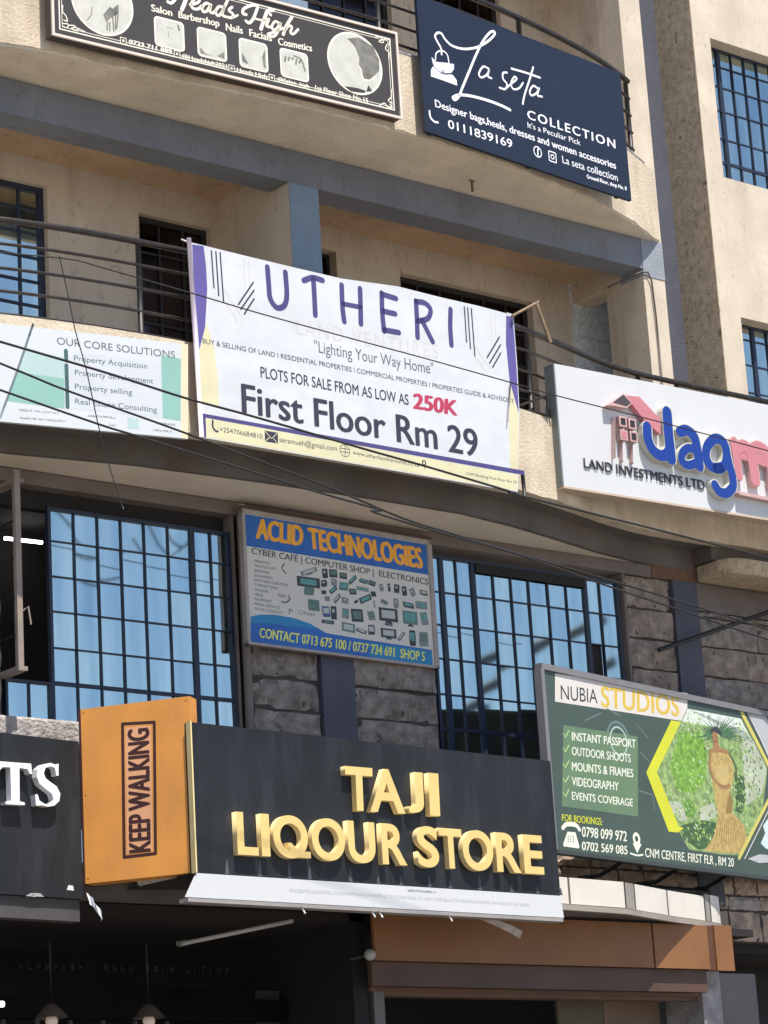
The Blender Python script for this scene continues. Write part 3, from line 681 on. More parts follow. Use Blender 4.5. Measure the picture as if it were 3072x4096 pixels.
for z, ps in ((ZH1, [(150, 45), (150, 100), (175, 130), (190, 180), (160, 170)]), (ZH1, [(150, 200), (195, 205), (190, 235), (150, 225)]), (ZH1, [(205, 215), (250, 220), (280, 262), (225, 245), (260, 235), (340, 270)]),
              (ZH2, [(1350, 330), (1400, 335), (1420, 380), (1380, 370), (1440, 350), (1475, 360), (1470, 400)]), (ZH2, [(1450, 400), (1440, 440), (1470, 470), (1470, 530)]), (ZH2, [(1490, 800), (1490, 870), (1465, 900), (1500, 930)]), (ZH2, [(1385, 945), (1430, 925), (1460, 960), (1500, 965), (1480, 935)])):
    S.stroke([z(*p) for p in ps], .009, SCREAM, .012, 'corner_ornament')

# 2 navy board
NAVY = P_('print_navy', (27, 35, 53), rough=.4, var=.12, scale=2); SW = P_('print_white', (244, 244, 248), rough=.4)
S = Sign('signboard', ZL(95, 855), ZL(1615, 1370), 15.44, 'navy blue board with thin white script lettering and a handbag drawing, top right of centre', 'signboard')
tl, tr = S.loc(ZL(20, -95), 0), S.loc(ZL(1525, 425), 0)
S.poly([(0, 0), (S.len, 0), (S.len-.0, tr.y), (0, tr.y)], NAVY, 0, 'board', .03, local=True)
for a, b in ((.1, .14), (S.len/2, S.len/2+.04), (S.len-.14, S.len-.1)): S.rect(a, b, .02, tr.y-.02, BLACKM, -.032, 'support_batten', .05)
S.stroke([ZL(*p) for p in [(215, 290), (210, 245), (180, 190), (166, 155), (185, 131), (215, 138), (238, 175), (290, 225), (380, 250), (480, 236), (560, 190), (605, 142), (600, 121), (570, 130), (520, 192), (470, 290), (420, 410), (370, 530), (342, 600), (312, 625), (298, 608), (340, 590), (420, 595), (540, 625), (650, 665), (720, 700)]], .019, SW, w2=.026)
for ps, wd in (([(562, 396), (522, 380), (490, 430), (506, 460), (548, 440), (566, 402), (556, 450), (582, 466)], .018), ([(697, 424), (668, 428), (668, 470), (697, 510), (682, 546), (642, 536)], .018), ([(690, 540), (730, 505), (768, 472), (752, 455), (727, 500), (742, 545), (785, 540), (815, 500)], .017),
               ([(890, 385), (862, 480), (826, 590), (813, 655)], .019), ([(730, 395), (835, 425), (940, 462)], .019), ([(925, 542), (890, 522), (865, 562), (876, 592), (914, 576), (936, 536), (922, 590), (955, 602)], .018)):
    S.stroke([ZL(*p) for p in ps], wd, SW)
LAV = P_('print_lavender', (215, 215, 232))
S.poly([ZL(*p) for p in [(140, 308), (175, 345), (250, 352), (306, 362), (306, 400), (285, 428), (230, 430), (165, 395), (148, 350)]], LAV, .004, 'emblem')
S.poly([ZL(*p) for p in [(150, 380), (136, 405), (136, 452), (220, 480), (330, 520), (325, 480), (295, 440), (230, 438)]], SW, .004, 'emblem')
S.stroke([ZL(*p) for p in [(170, 330), (175, 282), (215, 262), (255, 290), (268, 350)]], .012, SW, .006, 'emblem')
S.stroke([ZL(*p) for p in [(160, 385), (205, 425), (250, 438), (290, 430)]], .006, NAVY, .006, 'emblem'); S.disc(ZL(230, 415), .014, NAVY, .007, 'emblem'); S.disc(ZL(230, 415), .008, LAV, .008, 'emblem')
for t, A, B, T, bo in (('COLLECTION', (848, 762), (1497, 984), (845, 698), .02), ("It's a Peculiar Pick", (850, 828), (1240, 962), (847, 788), .0), ('Designer bags,heels, dresses and women accessories', (168, 676), (1502, 1136), (163, 622), .02),
                       ('0111839169', (264, 832), (738, 982), (260, 770), .01), ('La seta collection', (1108, 1090), (1515, 1226), (1102, 1036), 0), ('Ground Floor, shop No. 8', (1285, 1202), (1580, 1294), (1283, 1174), .03)):
    S.text(t, ZL(*A), ZL(*B), ZL(*T), SW, .004, bo, spacing=1.25 if t == 'COLLECTION' else 1)
S.stroke([ZL(*p) for p in [(125, 708), (132, 752), (160, 785), (188, 792)]], .018, SW, .004, 'icon')
S.disc(ZL(925, 1008), .052, SW, .004, 'icon', inner=.042); S.stroke([ZL(938, 985), ZL(925, 990), ZL(925, 1035)], .014, SW, .004, 'icon')
q = S.loc(ZL(1032, 1046), 0); S.poly(rrect(q, .05, .05, .015), SW, .004, 'icon', local=True); S.poly(rrect(q, .04, .04, .012), NAVY, .006, 'icon', local=True); S.disc(q, .024, SW, .008, 'icon', inner=.015, local=True)

# 3 white and purple banner
S = Sign('banner', ZU1(140, 1690), ZU2(1580, 2060), 15.34, 'big white banner with purple and yellow edges hung over the middle balcony', 'banner')
BW = P_('banner_white', (203, 205, 209), rough=.5, var=.05, bump=.30, bscale=1.1, bdist=.09); PUR = P_('print_purple', (92, 82, 146), bump=.30, bscale=1.1, bdist=.09); YEL = P_('print_pale_yellow', (208, 202, 166), var=.06, bump=.30, bscale=1.1, bdist=.09); INK = P_('print_ink', (52, 50, 66)); PLET = P_('print_purple_ink', (72, 66, 118))
S.poly([ZU1(45, 60), ZU1(500, 172), ZU1(900, 268), ZU1(1300, 362), ZU2(430, 192), ZU2(800, 286), ZU2(1150, 366), ZU2(1465, 450), ZU2(1484, 700), ZU2(1500, 900), ZU2(1520, 1330), ZU2(1505, 2035), ZU1(142, 1690)], BW, 0, 'banner_sheet', .012)
S.poly([ZU1(*p) for p in [(60, 78), (155, 92), (175, 250), (186, 450), (168, 770), (120, 955), (104, 750), (75, 400)]], PUR, .004, 'printed_area')
S.poly([ZU1(*p) for p in [(180, 740), (245, 950), (275, 1200), (282, 1430), (130, 1400), (122, 960), (150, 850)]], YEL, .003, 'printed_area')
S.poly([ZU2(*p) for p in [(1400, 455), (1458, 466), (1472, 620), (1492, 900), (1508, 1200), (1514, 1330), (1432, 1040), (1398, 700)]], PUR, .004, 'printed_area')
S.poly([ZU2(*p) for p in [(1438, 1060), (1470, 1180), (1514, 1350), (1508, 1840), (1440, 1824), (1425, 1420)]], YEL, .003, 'printed_area')
S.poly([ZU1(172, 1525), ZU2(1500, 1880), ZU2(1497, 2025), ZU1(175, 1688)], YEL, .003, 'printed_area')
S.poly([ZU1(140, 1488), ZU2(1565, 1845), ZU2(1565, 1885), ZU1(140, 1520)], PLET, .005, 'printed_line')
S.poly([ZU1(146, 1510), ZU1(172, 1514), ZU1(178, 1690), ZU1(152, 1688)], PLET, .005, 'printed_line')
UL = [([(688, 268), (700, 420), (712, 530), (765, 605), (828, 590), (850, 500), (838, 312)], ZU1), ([(992, 380), (1065, 356), (1148, 378)], ZU1), ([(1072, 372), (1080, 500), (1088, 668)], ZU1), ([(1308, 418), (1315, 600), (1330, 722)], ZU1),
      ([(90, 212), (95, 380), (98, 528)], ZU2), ([(285, 252), (290, 430), (306, 592)], ZU2), ([(290, 262), (412, 300)], ZU2), ([(292, 412), (405, 438)], ZU2), ([(308, 582), (438, 606)], ZU2), ([(592, 322), (600, 480), (606, 648)], ZU2),
      ([(595, 328), (672, 342), (722, 400), (698, 478), (608, 505)], ZU2), ([(648, 500), (742, 688)], ZU2), ([(902, 398), (899, 550), (910, 718)], ZU2)]
for ps, z in UL: S.stroke([z(*p) for p in ps], .047, PLET, .007, 'lettering')
S.stroke([ZU1(1322, 575), ZU2(95, 378)], .040, PLET, .007, 'lettering')
for z, a, b in ((ZU1, (220, 132), (242, 440)), (ZU1, (258, 140), (282, 505)), (ZU1, (293, 146), (322, 552)), (ZU1, (570, 396), (446, 580)), (ZU1, (576, 462), (466, 620)), (ZU1, (577, 532), (495, 660)),
                (ZU2, (1025, 376), (1046, 690)), (ZU2, (1055, 385), (1080, 750)), (ZU2, (1088, 392), (1120, 815)), (ZU2, (1340, 646), (1230, 830)), (ZU2, (1350, 716), (1252, 880)), (ZU2, (1352, 790), (1280, 915))):
    S.stroke([z(*a), z(*b)], .013, INK, .005, 'printed_line', smooth=False)
PALE = P_('print_ghost', (197, 197, 192))
for z, a, b in ((ZU1, (490, 190), (500, 440)), (ZU1, (530, 190), (540, 420)), (ZU1, (330, 550), (440, 720)), (ZU1, (330, 460), (480, 690)), (ZU2, (1265, 430), (1275, 680)), (ZU2, (1300, 440), (1310, 650)), (ZU2, (1120, 820), (1230, 970)), (ZU2, (1125, 740), (1260, 930))):
    S.stroke([z(*a), z(*b)], .010, PALE, .004, 'printed_line', smooth=False)
S.text('LAND VENTURES', ZU1(925, 825), ZU2(795, 842), ZU1(922, 700), PALE, .004, 0, spacing=1.2)
S.text('"Lighting Your Way Home"', ZU1(1082, 975), ZU2(752, 980), ZU1(1078, 880), P_('print_grey_ink', (98, 98, 108)), .005, -.008)
S.text('BUY & SELLING OF LAND I RESIDENTIAL PROPERTIES I COMMERCIAL PROPERTIES I PROPERTIES GUIDE & ADVISORY', ZU1(148, 903), ZU2(1472, 1240), ZU1(146, 862), INK, .006, 0)
S.text('PLOTS FOR SALE FROM AS LOW AS', ZU1(632, 1188), ZU2(528, 1256), ZU1(628, 1098), INK, .005, .012)
S.text('250K', ZU2(562, 1282), ZU2(966, 1350), ZU2(566, 1150), P_('print_red', (178, 54, 84)), .006, .05)
S.text('First Floor Rm 29', ZU1(475, 1478), ZU2(1155, 1722), ZU1(466, 1240), INK, .007, .022)
S.text('+254706684810', ZU1(290, 1640), ZU1(648, 1702), ZU1(288, 1600), INK, .006)
S.text('seramueh@gmail.com', ZU1(790, 1728), ZU1(1270, 1804), ZU1(788, 1685), INK, .006)
S.text('www.utherilandventures.co.ke', ZU2(25, 1697), ZU2(622, 1812), ZU2(24, 1662), INK, .006)
S.text('CNM Building First Floor Rm 29', ZU2(1040, 1880), ZU2(1495, 1962), ZU2(1040, 1856), INK, .006)
S.poly([ZU1(*p) for p in [(664, 1632), (775, 1650), (778, 1742), (668, 1724)]], INK, .005, 'icon'); S.stroke([ZU1(670, 1640), ZU1(724, 1700), ZU1(770, 1655)], .006, YEL, .007, 'icon', smooth=False)
S.stroke([ZU1(672, 1720), ZU1(705, 1690)], .006, YEL, .007, 'icon', smooth=False); S.stroke([ZU1(772, 1738), ZU1(742, 1700)], .006, YEL, .007, 'icon', smooth=False)
S.stroke([ZU1(*p) for p in [(232, 1550), (232, 1600), (255, 1635), (275, 1640)]], .016, INK, .006, 'icon')
S.disc(ZU1(1337, 1800), .050, INK, .005, 'icon', inner=.045); S.stroke([ZU1(1300, 1780), ZU1(1375, 1790)], .005, INK, .006, 'icon'); S.stroke([ZU1(1300, 1808), ZU1(1375, 1818)], .005, INK, .006, 'icon'); S.stroke([ZU1(1337, 1755), ZU1(1337, 1845)], .005, INK, .006, 'icon')
S.disc(ZU2(668, 1772), .022, INK, .006, 'icon', inner=.011); S.stroke([ZU2(668, 1795), ZU2(670, 1835)], .012, INK, .006, 'icon', w2=.002)
# banner frame
a, b = S.loc(ZU1(45, 60)), S.loc(ZU1(150, 1690))
LILAC = P_('lilac_white_pole', (228, 214, 228), rough=.4)
rod('frame_pole', [(a.x-.012, .0, a.y+.03), (b.x-.012, .0, b.y)], .017, LILAC, S.root)
c_, d_ = S.loc(ZU2(1560, 1850)), S.loc(ZU2(1582, 2075)); rod('frame_pole', [(c_.x, .02, c_.y), (d_.x, .02, d_.y)], .016, BLACKM, S.root)
a, b = S.loc(ZU2(1455, 455)), S.loc(ZU2(1560, 1850)); rod('tie_wire', [(S.loc(ZU2(1400, 1410)).x, -.02, S.loc(ZU2(1400, 1410)).y), (S.loc(ZU2(1425, 1050)).x, -.02, S.loc(ZU2(1425, 1050)).y)], .006, P_('wire_grey', (120, 120, 130)), S.root)
for px in (ZU1(30, 55), ZU2(1470, 450)):
    q = S.loc(px); rod('tie_cord', [(q.x-.03, .05, q.y+.03), (q.x+.01, 0, q.y-.01)], .006, LILAC, S.root)

# 4 pale green board at the left
S = Sign('signboard', ZC(0, 862), ZC(1600, 1010), 15.55, 'pale white and green board listing four property services, left edge under the railing', 'signboard')
tr = S.loc(ZC(1600, 205)); v1 = tr.y; S.rect(-1.6, S.len, 0, v1, P_('board_white', (200, 205, 208), var=.03), 0, 'board', .03)
TEAL = P_('print_teal', (134, 178, 168), var=.06, scale=2); TEAL2 = P_('print_teal_pale', (172, 196, 194)); TDK = P_('print_dark_teal', (60, 92, 96)); GI = P_('print_grey', (92, 96, 102)); BEI = P_('print_beige', (226, 206, 176))
S.poly([ZC(*p) for p in [(205, 250), (548, 320), (548, 500), (140, 440)]], TEAL2, .002, 'printed_area'); S.poly([ZC(*p) for p in [(138, 440), (548, 500), (550, 755), (62, 690)]], TEAL, .003, 'printed_area')
S.poly([ZC(*p) for p in [(1370, 300), (1540, 330), (1536, 860), (1385, 835)]], TEAL, .003, 'printed_area'); S.poly([ZC(*p) for p in [(1085, 830), (1180, 840), (1180, 930), (1085, 920)]], TEAL2, .003, 'printed_area')
S.poly([ZC(*p) for p in [(600, 270), (1370, 360), (1385, 830), (605, 755)]], P_('print_offwhite', (196, 200, 206)), .003, 'printed_area')
S.poly([ZC(*p) for p in [(1540, 200), (1600, 207), (1600, 1010), (1540, 1004)]], BEI, .004, 'printed_area')
for t, A, B, T, bo, mt in (('OUR CORE SOLUTIONS', (485, 206), (1490, 326), (483, 145), -.005, GI), ('Property Acquisition', (630, 346), (1252, 416), (630, 300), 0, TDK), ('Property development', (637, 466), (1305, 542), (637, 420), 0, TDK),
                           ('Property selling', (638, 586), (1125, 638), (638, 540), 0, TDK), ('Real Estate Consulting', (640, 712), (1335, 786), (640, 665), 0, TDK)):
    S.text(t, ZC(*A), ZC(*B), ZC(*T), mt, .005, bo)
for a, b in (((561, 262), (564, 345)), ((565, 385), (568, 490)), ((569, 507), (572, 610)), ((572, 630), (575, 740))): S.stroke([ZC(*a), ZC(*b)], .030, TDK, .005, 'printed_bar', smooth=False)
for i, (A, B) in enumerate((((165, 772), (500, 800)), ((160, 840), (565, 868)), ((750, 820), (990, 840)), ((1350, 885), (1500, 902)), ((1300, 942), (1480, 960)), ((930, 898), (1000, 905)))):
    S.scribble(ZC(*A), ZC(*B), ZC(A[0], A[1]-20), GI, .005, i)

# 5 white board with raised letters
S = Sign('signboard', c21(345, 1490), c21(1659, 1700), 15.50, 'white board with raised blue letters, pink house emblem and dark small capitals, right edge', 'signboard')
v1 = S.loc(c21(290, 700)).y; S.rect(-.012, 3.6, 0, v1, WHITE, 0, 'board', .12)
S.rect(-.02, 3.6, -.02, -.001, P_('frame_tan', (190, 170, 150)), .004, 'frame', .12); S.rect(-.026, -.013, -.001, v1, P_('frame_teal_grey', (120, 128, 128)), -.0, 'frame', .12)
for x in (.92, 2.1): S.rect(x, x+.003, .002, v1-.002, P_('seam_grey', (190, 192, 196)), .0015, 'seam')
BL_ = mat('acrylic_blue', srgb(26, 58, 140), .3, .03); SIDE = mat('letter_side_cream', srgb(196, 194, 182), .4, .03); PINK = mat('acrylic_pink', srgb(190, 122, 128), .4, .05); PSIDE = mat('letter_side_pink', srgb(196, 160, 156), .5)
O_, TH_ = .062, .060
def js(ps, wd, mt, sm=SIDE, z=ZJ, o=O_, t=TH_, nm='letter', smooth=True): return S.stroke([z(*p) for p in ps], wd, mt, o, nm, t, smooth, sidemat=sm)
for ps, wd, col, scol, dz in (([(662, 365), (680, 600), (706, 830)], .105, BL_, SIDE, 0), ([(466, 512), (474, 630), (520, 735), (600, 795), (668, 770), (695, 690)], .098, BL_, SIDE, .0012),
    ([(790, 560), (855, 545), (925, 600), (955, 700), (985, 900)], .098, BL_, SIDE, .0024), ([(950, 740), (870, 722), (812, 775), (812, 850), (870, 890), (950, 870)], .078, BL_, SIDE, .0036),
    ([(1190, 925), (1095, 900), (1048, 800), (1064, 695), (1140, 628), (1220, 665), (1252, 780), (1230, 890), (1150, 925)], .092, BL_, SIDE, .0048), ([(1235, 690), (1270, 850), (1308, 1000), (1312, 1100), (1250, 1165), (1180, 1150), (1135, 1085)], .088, BL_, SIDE, .006),
    ([(1325, 660), (1350, 820), (1372, 990)], .085, PINK, PSIDE, .012), ([(1350, 730), (1420, 700), (1480, 760), (1515, 900), (1535, 1040)], .105, PINK, PSIDE, .0132), ([(1490, 750), (1560, 712), (1640, 765), (1690, 900), (1712, 1080)], .105, PINK, PSIDE, .0144),
    ([(1370, 745), (1450, 765), (1560, 800), (1680, 840)], .15, PINK, PSIDE, .0156)):
    js(ps, wd+.018, scol, scol, o=O_-.002-dz, t=TH_-.002-dz, nm='letter_back'); js(ps, wd, col, scol, o=O_-dz+.004, t=.006, nm='letter')
js([(1385, 1165), (1659, 1222), (1900, 1272)], .03, PSIDE, PSIDE, smooth=False)
S.poly([ZJ(*p) for p in [(250, 200), (388, 214), (598, 440), (598, 585), (450, 462), (318, 288)]], PINK, .06, 'house_roof', .05)
S.poly([ZJ(*p) for p in [(66, 300), (235, 185), (318, 280), (268, 325), (150, 305)]], PSIDE, .062, 'house_gable', .056); S.poly([ZJ(*p) for p in [(130, 270), (230, 192), (308, 275), (262, 308)]], P_('gable_dark', (75, 65, 68)), .064, 'gable_infill')
for cx_, cy_, mt in ((228, 458, 'd'), (320, 482, 'd'), (238, 592, 'p'), (335, 608, 'd')):
    q = S.loc(ZJ(cx_, cy_), .06); S.rect(q.x-.042, q.x+.042, q.y-.045, q.y+.045, PSIDE, .06, 'house_window_frame', .05); S.rect(q.x-.026, q.x+.026, q.y-.030, q.y+.030, P_('window_black', (45, 38, 42)) if mt == 'd' else PINK, .062, 'house_window')
for ps in ([(152, 410), (152, 815)], [(235, 665), (235, 840)], [(335, 690), (335, 860)]): js(ps, .022 if ps[0][0] > 200 else .006, WHITE if ps[0][0] > 200 else P_('post_grey', (120, 115, 115)), PSIDE, o=.05, t=.045, nm='house_post', smooth=False)
def rowletters(S, txt, A, B, T, mt, off, th, side, bold=.01):
    sp = [0]
    wI = textmesh('||'); w0 = max(v.co.x for v in wI.vertices)
    xs = []
    tot = textmesh(txt, bold); X0 = min(v.co.x for v in tot.vertices); X1_ = max(v.co.x for v in tot.vertices)
    a = S.loc(A, off); b = S.loc(B, off); t = S.loc(T, off)-a
    for i, ch in enumerate(txt):
        if ch == ' ': continue
        me = textmesh(txt[:i]+ch, bold); x1 = max(v.co.x for v in me.vertices)
        mc = textmesh(ch, bold, .5); cx0 = min(v.co.x for v in mc.vertices); cx1 = max(v.co.x for v in mc.vertices)
        x0 = x1-(cx1-cx0); s0 = (x0-X0)/(X1_-X0); s1 = (x1-X0)/(X1_-X0)
        S._place(mc, a+(b-a)*s0, (b-a)*(s1-s0), t, off, mt, 'letter', th, side)
rowletters(S, 'LAND INVESTMENTS LTD', c21(470, 1368), c21(1252, 1514), c21(466, 1308), P_('letter_black', (50, 52, 56)), .012, .010, P_('letter_black_side', (70, 70, 72)), -.002)

# 6 computer shop poster
S = Sign('signboard', ZA(42, 1208), ZA(1610, 1412), 16.19, 'blue and grey poster of computer goods with orange title, between the two wide windows', 'signboard')
q = S.loc(ZA(1565, 378)); hh = q.y; L = S.loc(ZA(1580, 900)).x
S.rect(0, L, 0, hh, P_('poster_grey', (206, 202, 194), var=.04), 0, 'board', .04)
PB = P_('poster_blue', (34, 96, 172), var=.15, scale=3); PB2 = P_('poster_cyan', (38, 128, 178)); OR_ = P_('poster_orange', (240, 168, 50), var=.15, scale=30); PYL = P_('poster_yellow', (226, 226, 96)); PD = P_('poster_dark', (52, 56, 58)); PD2 = P_('poster_greygreen', (92, 120, 112), var=.3, scale=30)
FT = P_('frame_dusty_white', (158, 148, 142), var=.15, scale=12)
for a, b, c, d in ((-.03, 0, -.02, hh+.07), (L, L+.045, -.02, hh+.05), (-.03, L+.045, hh, hh+.035), (-.03, L+.045, -.02, 0)): S.rect(a, b, c, d, FT, .012, 'frame', .05)
S.rect(-.03, L+.04, hh+.036, hh+.058, P_('rust_brown', (74, 48, 34)), .02, 'top_bar', .06)
S.rect(.006, L-.005, hh-.26, hh-.005, PB, .002, 'printed_area')
S.text('ACLID', ZA(90, 322), ZA(496, 392), ZA(94, 156), OR_, .005, .07); S.text('TECHNOLOGIES', ZA(545, 408), ZA(1518, 582), ZA(530, 236), OR_, .005, .07)
S.text('CYBER CAFÉ | COMPUTER SHOP |  ELECTRONICS', ZA(56, 456), ZA(1560, 722), ZA(56, 404), PD, .004, .015)
S.poly([ZA(*p) for p in [(48, 990), (130, 974), (250, 976), (400, 1000), (550, 1050), (690, 1132), (1100, 1200), (1590, 1276), (1600, 1408), (48, 1205)]], PB, .003, 'printed_area')
S.poly([ZA(*p) for p in [(48, 990), (130, 974), (250, 976), (400, 1000), (550, 1050), (640, 1100), (400, 1075), (200, 1050), (48, 1040)]], PB2, .005, 'printed_area')
S.poly([ZA(*p) for p in [(1060, 1210), (1590, 1285), (1600, 1408), (1060, 1335)]], PB2, .004, 'printed_area')
S.text('CONTACT 0713 675 100 / 0737 734 691  SHOP 5', ZA(122, 1168), ZA(1530, 1372), ZA(126, 1088), PYL, .006, .03)
for i, t in enumerate(['PRINTING', 'PHOTOCOPY', 'BINDING', 'SCANNING', 'ECITIZEN SERVICES', 'TYPESETTING', 'ONLINE', 'HELB', 'PASSPORT', 'MPESA SERVICES', 'GOOD CONDUCT']):
    y = 528 + i*40.5; ww = {0: 135, 1: 180, 2: 125, 3: 155, 4: 285, 5: 195, 6: 115, 7: 70, 8: 145, 9: 220, 10: 245}[i]
    S.text(t, ZA(82, y), ZA(82+ww, y+ww*.165), ZA(82, y-22), PD, .004)
ICON = [(545, 610, 130, 40, -12, 2), (680, 625, 44, 70, 0, 1), (750, 625, 60, 60, 5, 1), (835, 645, 56, 46, 10, 1), (915, 680, 78, 30, -30, 1), (1008, 690, 70, 34, 15, 1), (1080, 708, 56, 40, 20, 1), (540, 705, 170, 85, 8, 1), (545, 770, 80, 70, 5, 3), (672, 710, 50, 50, 0, 1), (757, 700, 44, 56, 15, 2), (840, 735, 72, 62, 8, 3),
        (750, 765, 66, 34, -30, 1), (670, 785, 36, 28, 0, 1), (917, 780, 56, 44, 5, 1), (1000, 760, 92, 34, 12, 2), (1092, 800, 40, 40, 0, 1), (700, 840, 40, 36, 0, 2), (783, 838, 70, 30, -35, 1), (850, 855, 50, 46, 10, 2), (945, 865, 34, 20, -20, 1), (1025, 845, 96, 52, -15, 1), (585, 895, 84, 84, 8, 3), (690, 950, 60, 80, 5, 4), (755, 960, 46, 100, 5, 1),
        (855, 965, 56, 76, 10, 2), (955, 990, 90, 110, 5, 1), (1075, 985, 56, 70, 0, 2), (705, 1040, 92, 32, 8, 1), (880, 1090, 100, 76, 12, 3), (990, 1115, 80, 30, 20, 1), (1076, 1105, 54, 74, 5, 1), (1220, 985, 146, 116, 8, 5), (1160, 745, 30, 56, 0, 2), (1225, 745, 22, 60, 0, 1), (1290, 755, 44, 66, 10, 1), (1355, 775, 40, 72, 0, 1), (1425, 785, 40, 60, -15, 2), (1520, 790, 60, 40, 10, 1),
        (1185, 870, 56, 34, 25, 2), (1285, 880, 44, 76, 0, 2), (1390, 895, 86, 42, 12, 1), (1500, 900, 92, 66, 8, 2), (1405, 1010, 116, 116, 8, 3), (1525, 1010, 56, 96, 0, 2), (1222, 1140, 120, 80, 8, 1), (1330, 1160, 70, 26, -38, 1), (1425, 1175, 56, 120, 5, 1), (1520, 1185, 76, 110, 5, 2), (1222, 1062, 60, 14, 8, 1), (1100, 885, 14, 56, 0, 2)]
for x, y, ww, h2, an, ty in ICON:
    q = S.loc(ZA(x, y)); w_ = ww*.47*.00252/2*1.15; hz = h2*.47*.00205/2*1.12; ca, sa = math.cos(math.radians(-an+9)), math.sin(math.radians(-an+9))
    r = random.Random(x+y); rot = lambda px, pz: (q.x+px*ca-pz*sa, q.y+px*sa+pz*ca)
    k1, k2 = r.choice(((1, 1), (.8, 1), (1, .8), (.7, .9))); M1 = {1: PD, 2: P_('icon_mid', (122, 128, 124), var=.3, scale=40), 3: PD2, 4: P_('icon_blue', (60, 84, 132)), 5: PD}[ty]
    S.poly([rot(-w_*k1, hz), rot(w_*k2, hz), rot(w_, hz*.2), rot(w_*k1, -hz), rot(-w_*k2, -hz), rot(-w_, -hz*.3)] if ww < 90 else [rot(-w_, hz), rot(w_, hz), rot(w_, -hz*.75), rot(-w_, -hz*.75)], M1, .004, 'printed_icon', local=True)
    if ww > 50: S.poly([rot(-w_*.72, hz*.7), rot(w_*.72, hz*.7), rot(w_*.72, -hz*.35), rot(-w_*.72, -hz*.35)], r.choice((P_('icon_screen', (92, 148, 146), var=.3, scale=20), PD2, P_('icon_pale', (176, 182, 178)))), .0055, 'printed_icon', local=True)
    elif h2 > 40: S.poly([rot(-w_*.5, hz*.5), rot(w_*.3, hz*.6), rot(w_*.3, hz*.1), rot(-w_*.4, 0)], P_('icon_pale', (176, 182, 178)), .0055, 'printed_icon', local=True)
    if ww > 105: S.poly([rot(-w_*.25, -hz*.75), rot(w_*.25, -hz*.75), rot(w_*.45, -hz*1.05), rot(-w_*.45, -hz*1.05)], PD, .0045, 'printed_icon', local=True)
S.stroke([ZA(*p) for p in [(335, 545), (315, 570), (325, 600), (350, 625)]], .010, PD, .004, 'printed_icon'); S.stroke([ZA(*p) for p in [(310, 865), (350, 870), (380, 845), (370, 815)]], .010, PD, .004, 'printed_icon')
S.stroke([ZA(*p) for p in [(375, 965), (380, 930), (405, 945)]], .008, PD, .004, 'printed_icon'); S.text('Ican', ZA(285, 820), ZA(345, 832), ZA(285, 785), PD, .004); S.text('Citizen', ZA(455, 968), ZA(595, 990), ZA(455, 935), GI, .004)

# 7 gold lettered black board
S = Sign('signboard', (786, 3491), ZT(1650, 745), 15.0, 'wide black shop board with raised gold capitals above a white strip, low centre', 'signboard')
tl = S.loc((780, 2890)); L = S.loc(ZT(1635, 400)).x
BLK = mat('black_gloss_board', (.015, .017, .020), .45, .25, 1.5, spec=.3, stain=.35, stain_col=(.06, .065, .075), streak=True)
S.rect(0, L, 0, tl.y, BLK, 0, 'board', .22)
S.rect(-.012, -.001, -.0, tl.y+.005, P_('edge_yellow', (226, 206, 150)), .012, 'edge_trim', .05)
S.poly([(-.0, -.002), (L, -.002), (L+.02, -.168), (-.10, -.168)], WHITE, .0006, 'white_strip', .012, local=True)
S.rect(-.08, L+.01, -.198, -.172, mat('metal_drip', (.30, .28, .27), .5), -.0, 'lower_trim', .10)
S.rect(0, L, -.006, -.001, DARK, -.02, 'box_underside', .95)
GOLD = mat('letter_gold', srgb(222, 192, 122), .35, .06, 6); GS = mat('letter_gold_side', srgb(236, 212, 156), .45, .1, 9)
S.letters('TAJI', ZT(600, 313), ZT(1068, 345), ZT(592, 111), [ZT(x, 0)[0] for x in ()] or [(ZT(a, 0)[0], ZT(b, 0)[0]) for a, b in ((602, 738), (720, 894), (908, 988), (1016, 1066))], GOLD, .052, .05, GS, .026)
S.letters('LIQOUR STORE'.replace(' ', ''), ZT(52, 533), ZT(1582, 635), ZT(43, 336), [(ZT(a, 0)[0], ZT(b, 0)[0]) for a, b in ((64, 168), (184, 226), (244, 426), (436, 600), (616, 750), (782, 904), (958, 1064), (1070, 1182), (1184, 1334), (1350, 1470), (1486, 1582))], GOLD, .052, .05, GS, .026)
S.text('EXCESSIVE ALCOHOL CONSUMPTION IS HARMFUL TO YOUR HEALTH. NOT FOR SALE TO PERSONS UNDER THE AGE OF 18 YEARS', ZT(320, 727), ZT(1505, 800), ZT(319, 711), P_('print_faint', (176, 178, 186)), .010)
S.scribble(ZT(905, 724), ZT(1045, 733), ZT(905, 712), GI, .012, 3)
r = random.Random(5)
for k in range(13):
    x = .25+k*.27+r.uniform(-.06, .06); hh = r.uniform(.05, .12)
    S.poly([(x-.018, .004), (x+.018, .004), (x+.005, hh), (x-.003, hh)], mat('dust_streak', (.075, .08, .092), .7), .0015, 'dust_streak', local=True)
for k, x in enumerate((.9, 1.55, 1.62, 2.3)):
    q = Vector((x, -.215)); rod('strip_clip', [(q.x, -.01, q.y+.02), (q.x+.02, -.03, q.y-.03)], .008, mat('clip_metal', (.4, .38, .36), .4, metal=.6), S.root)

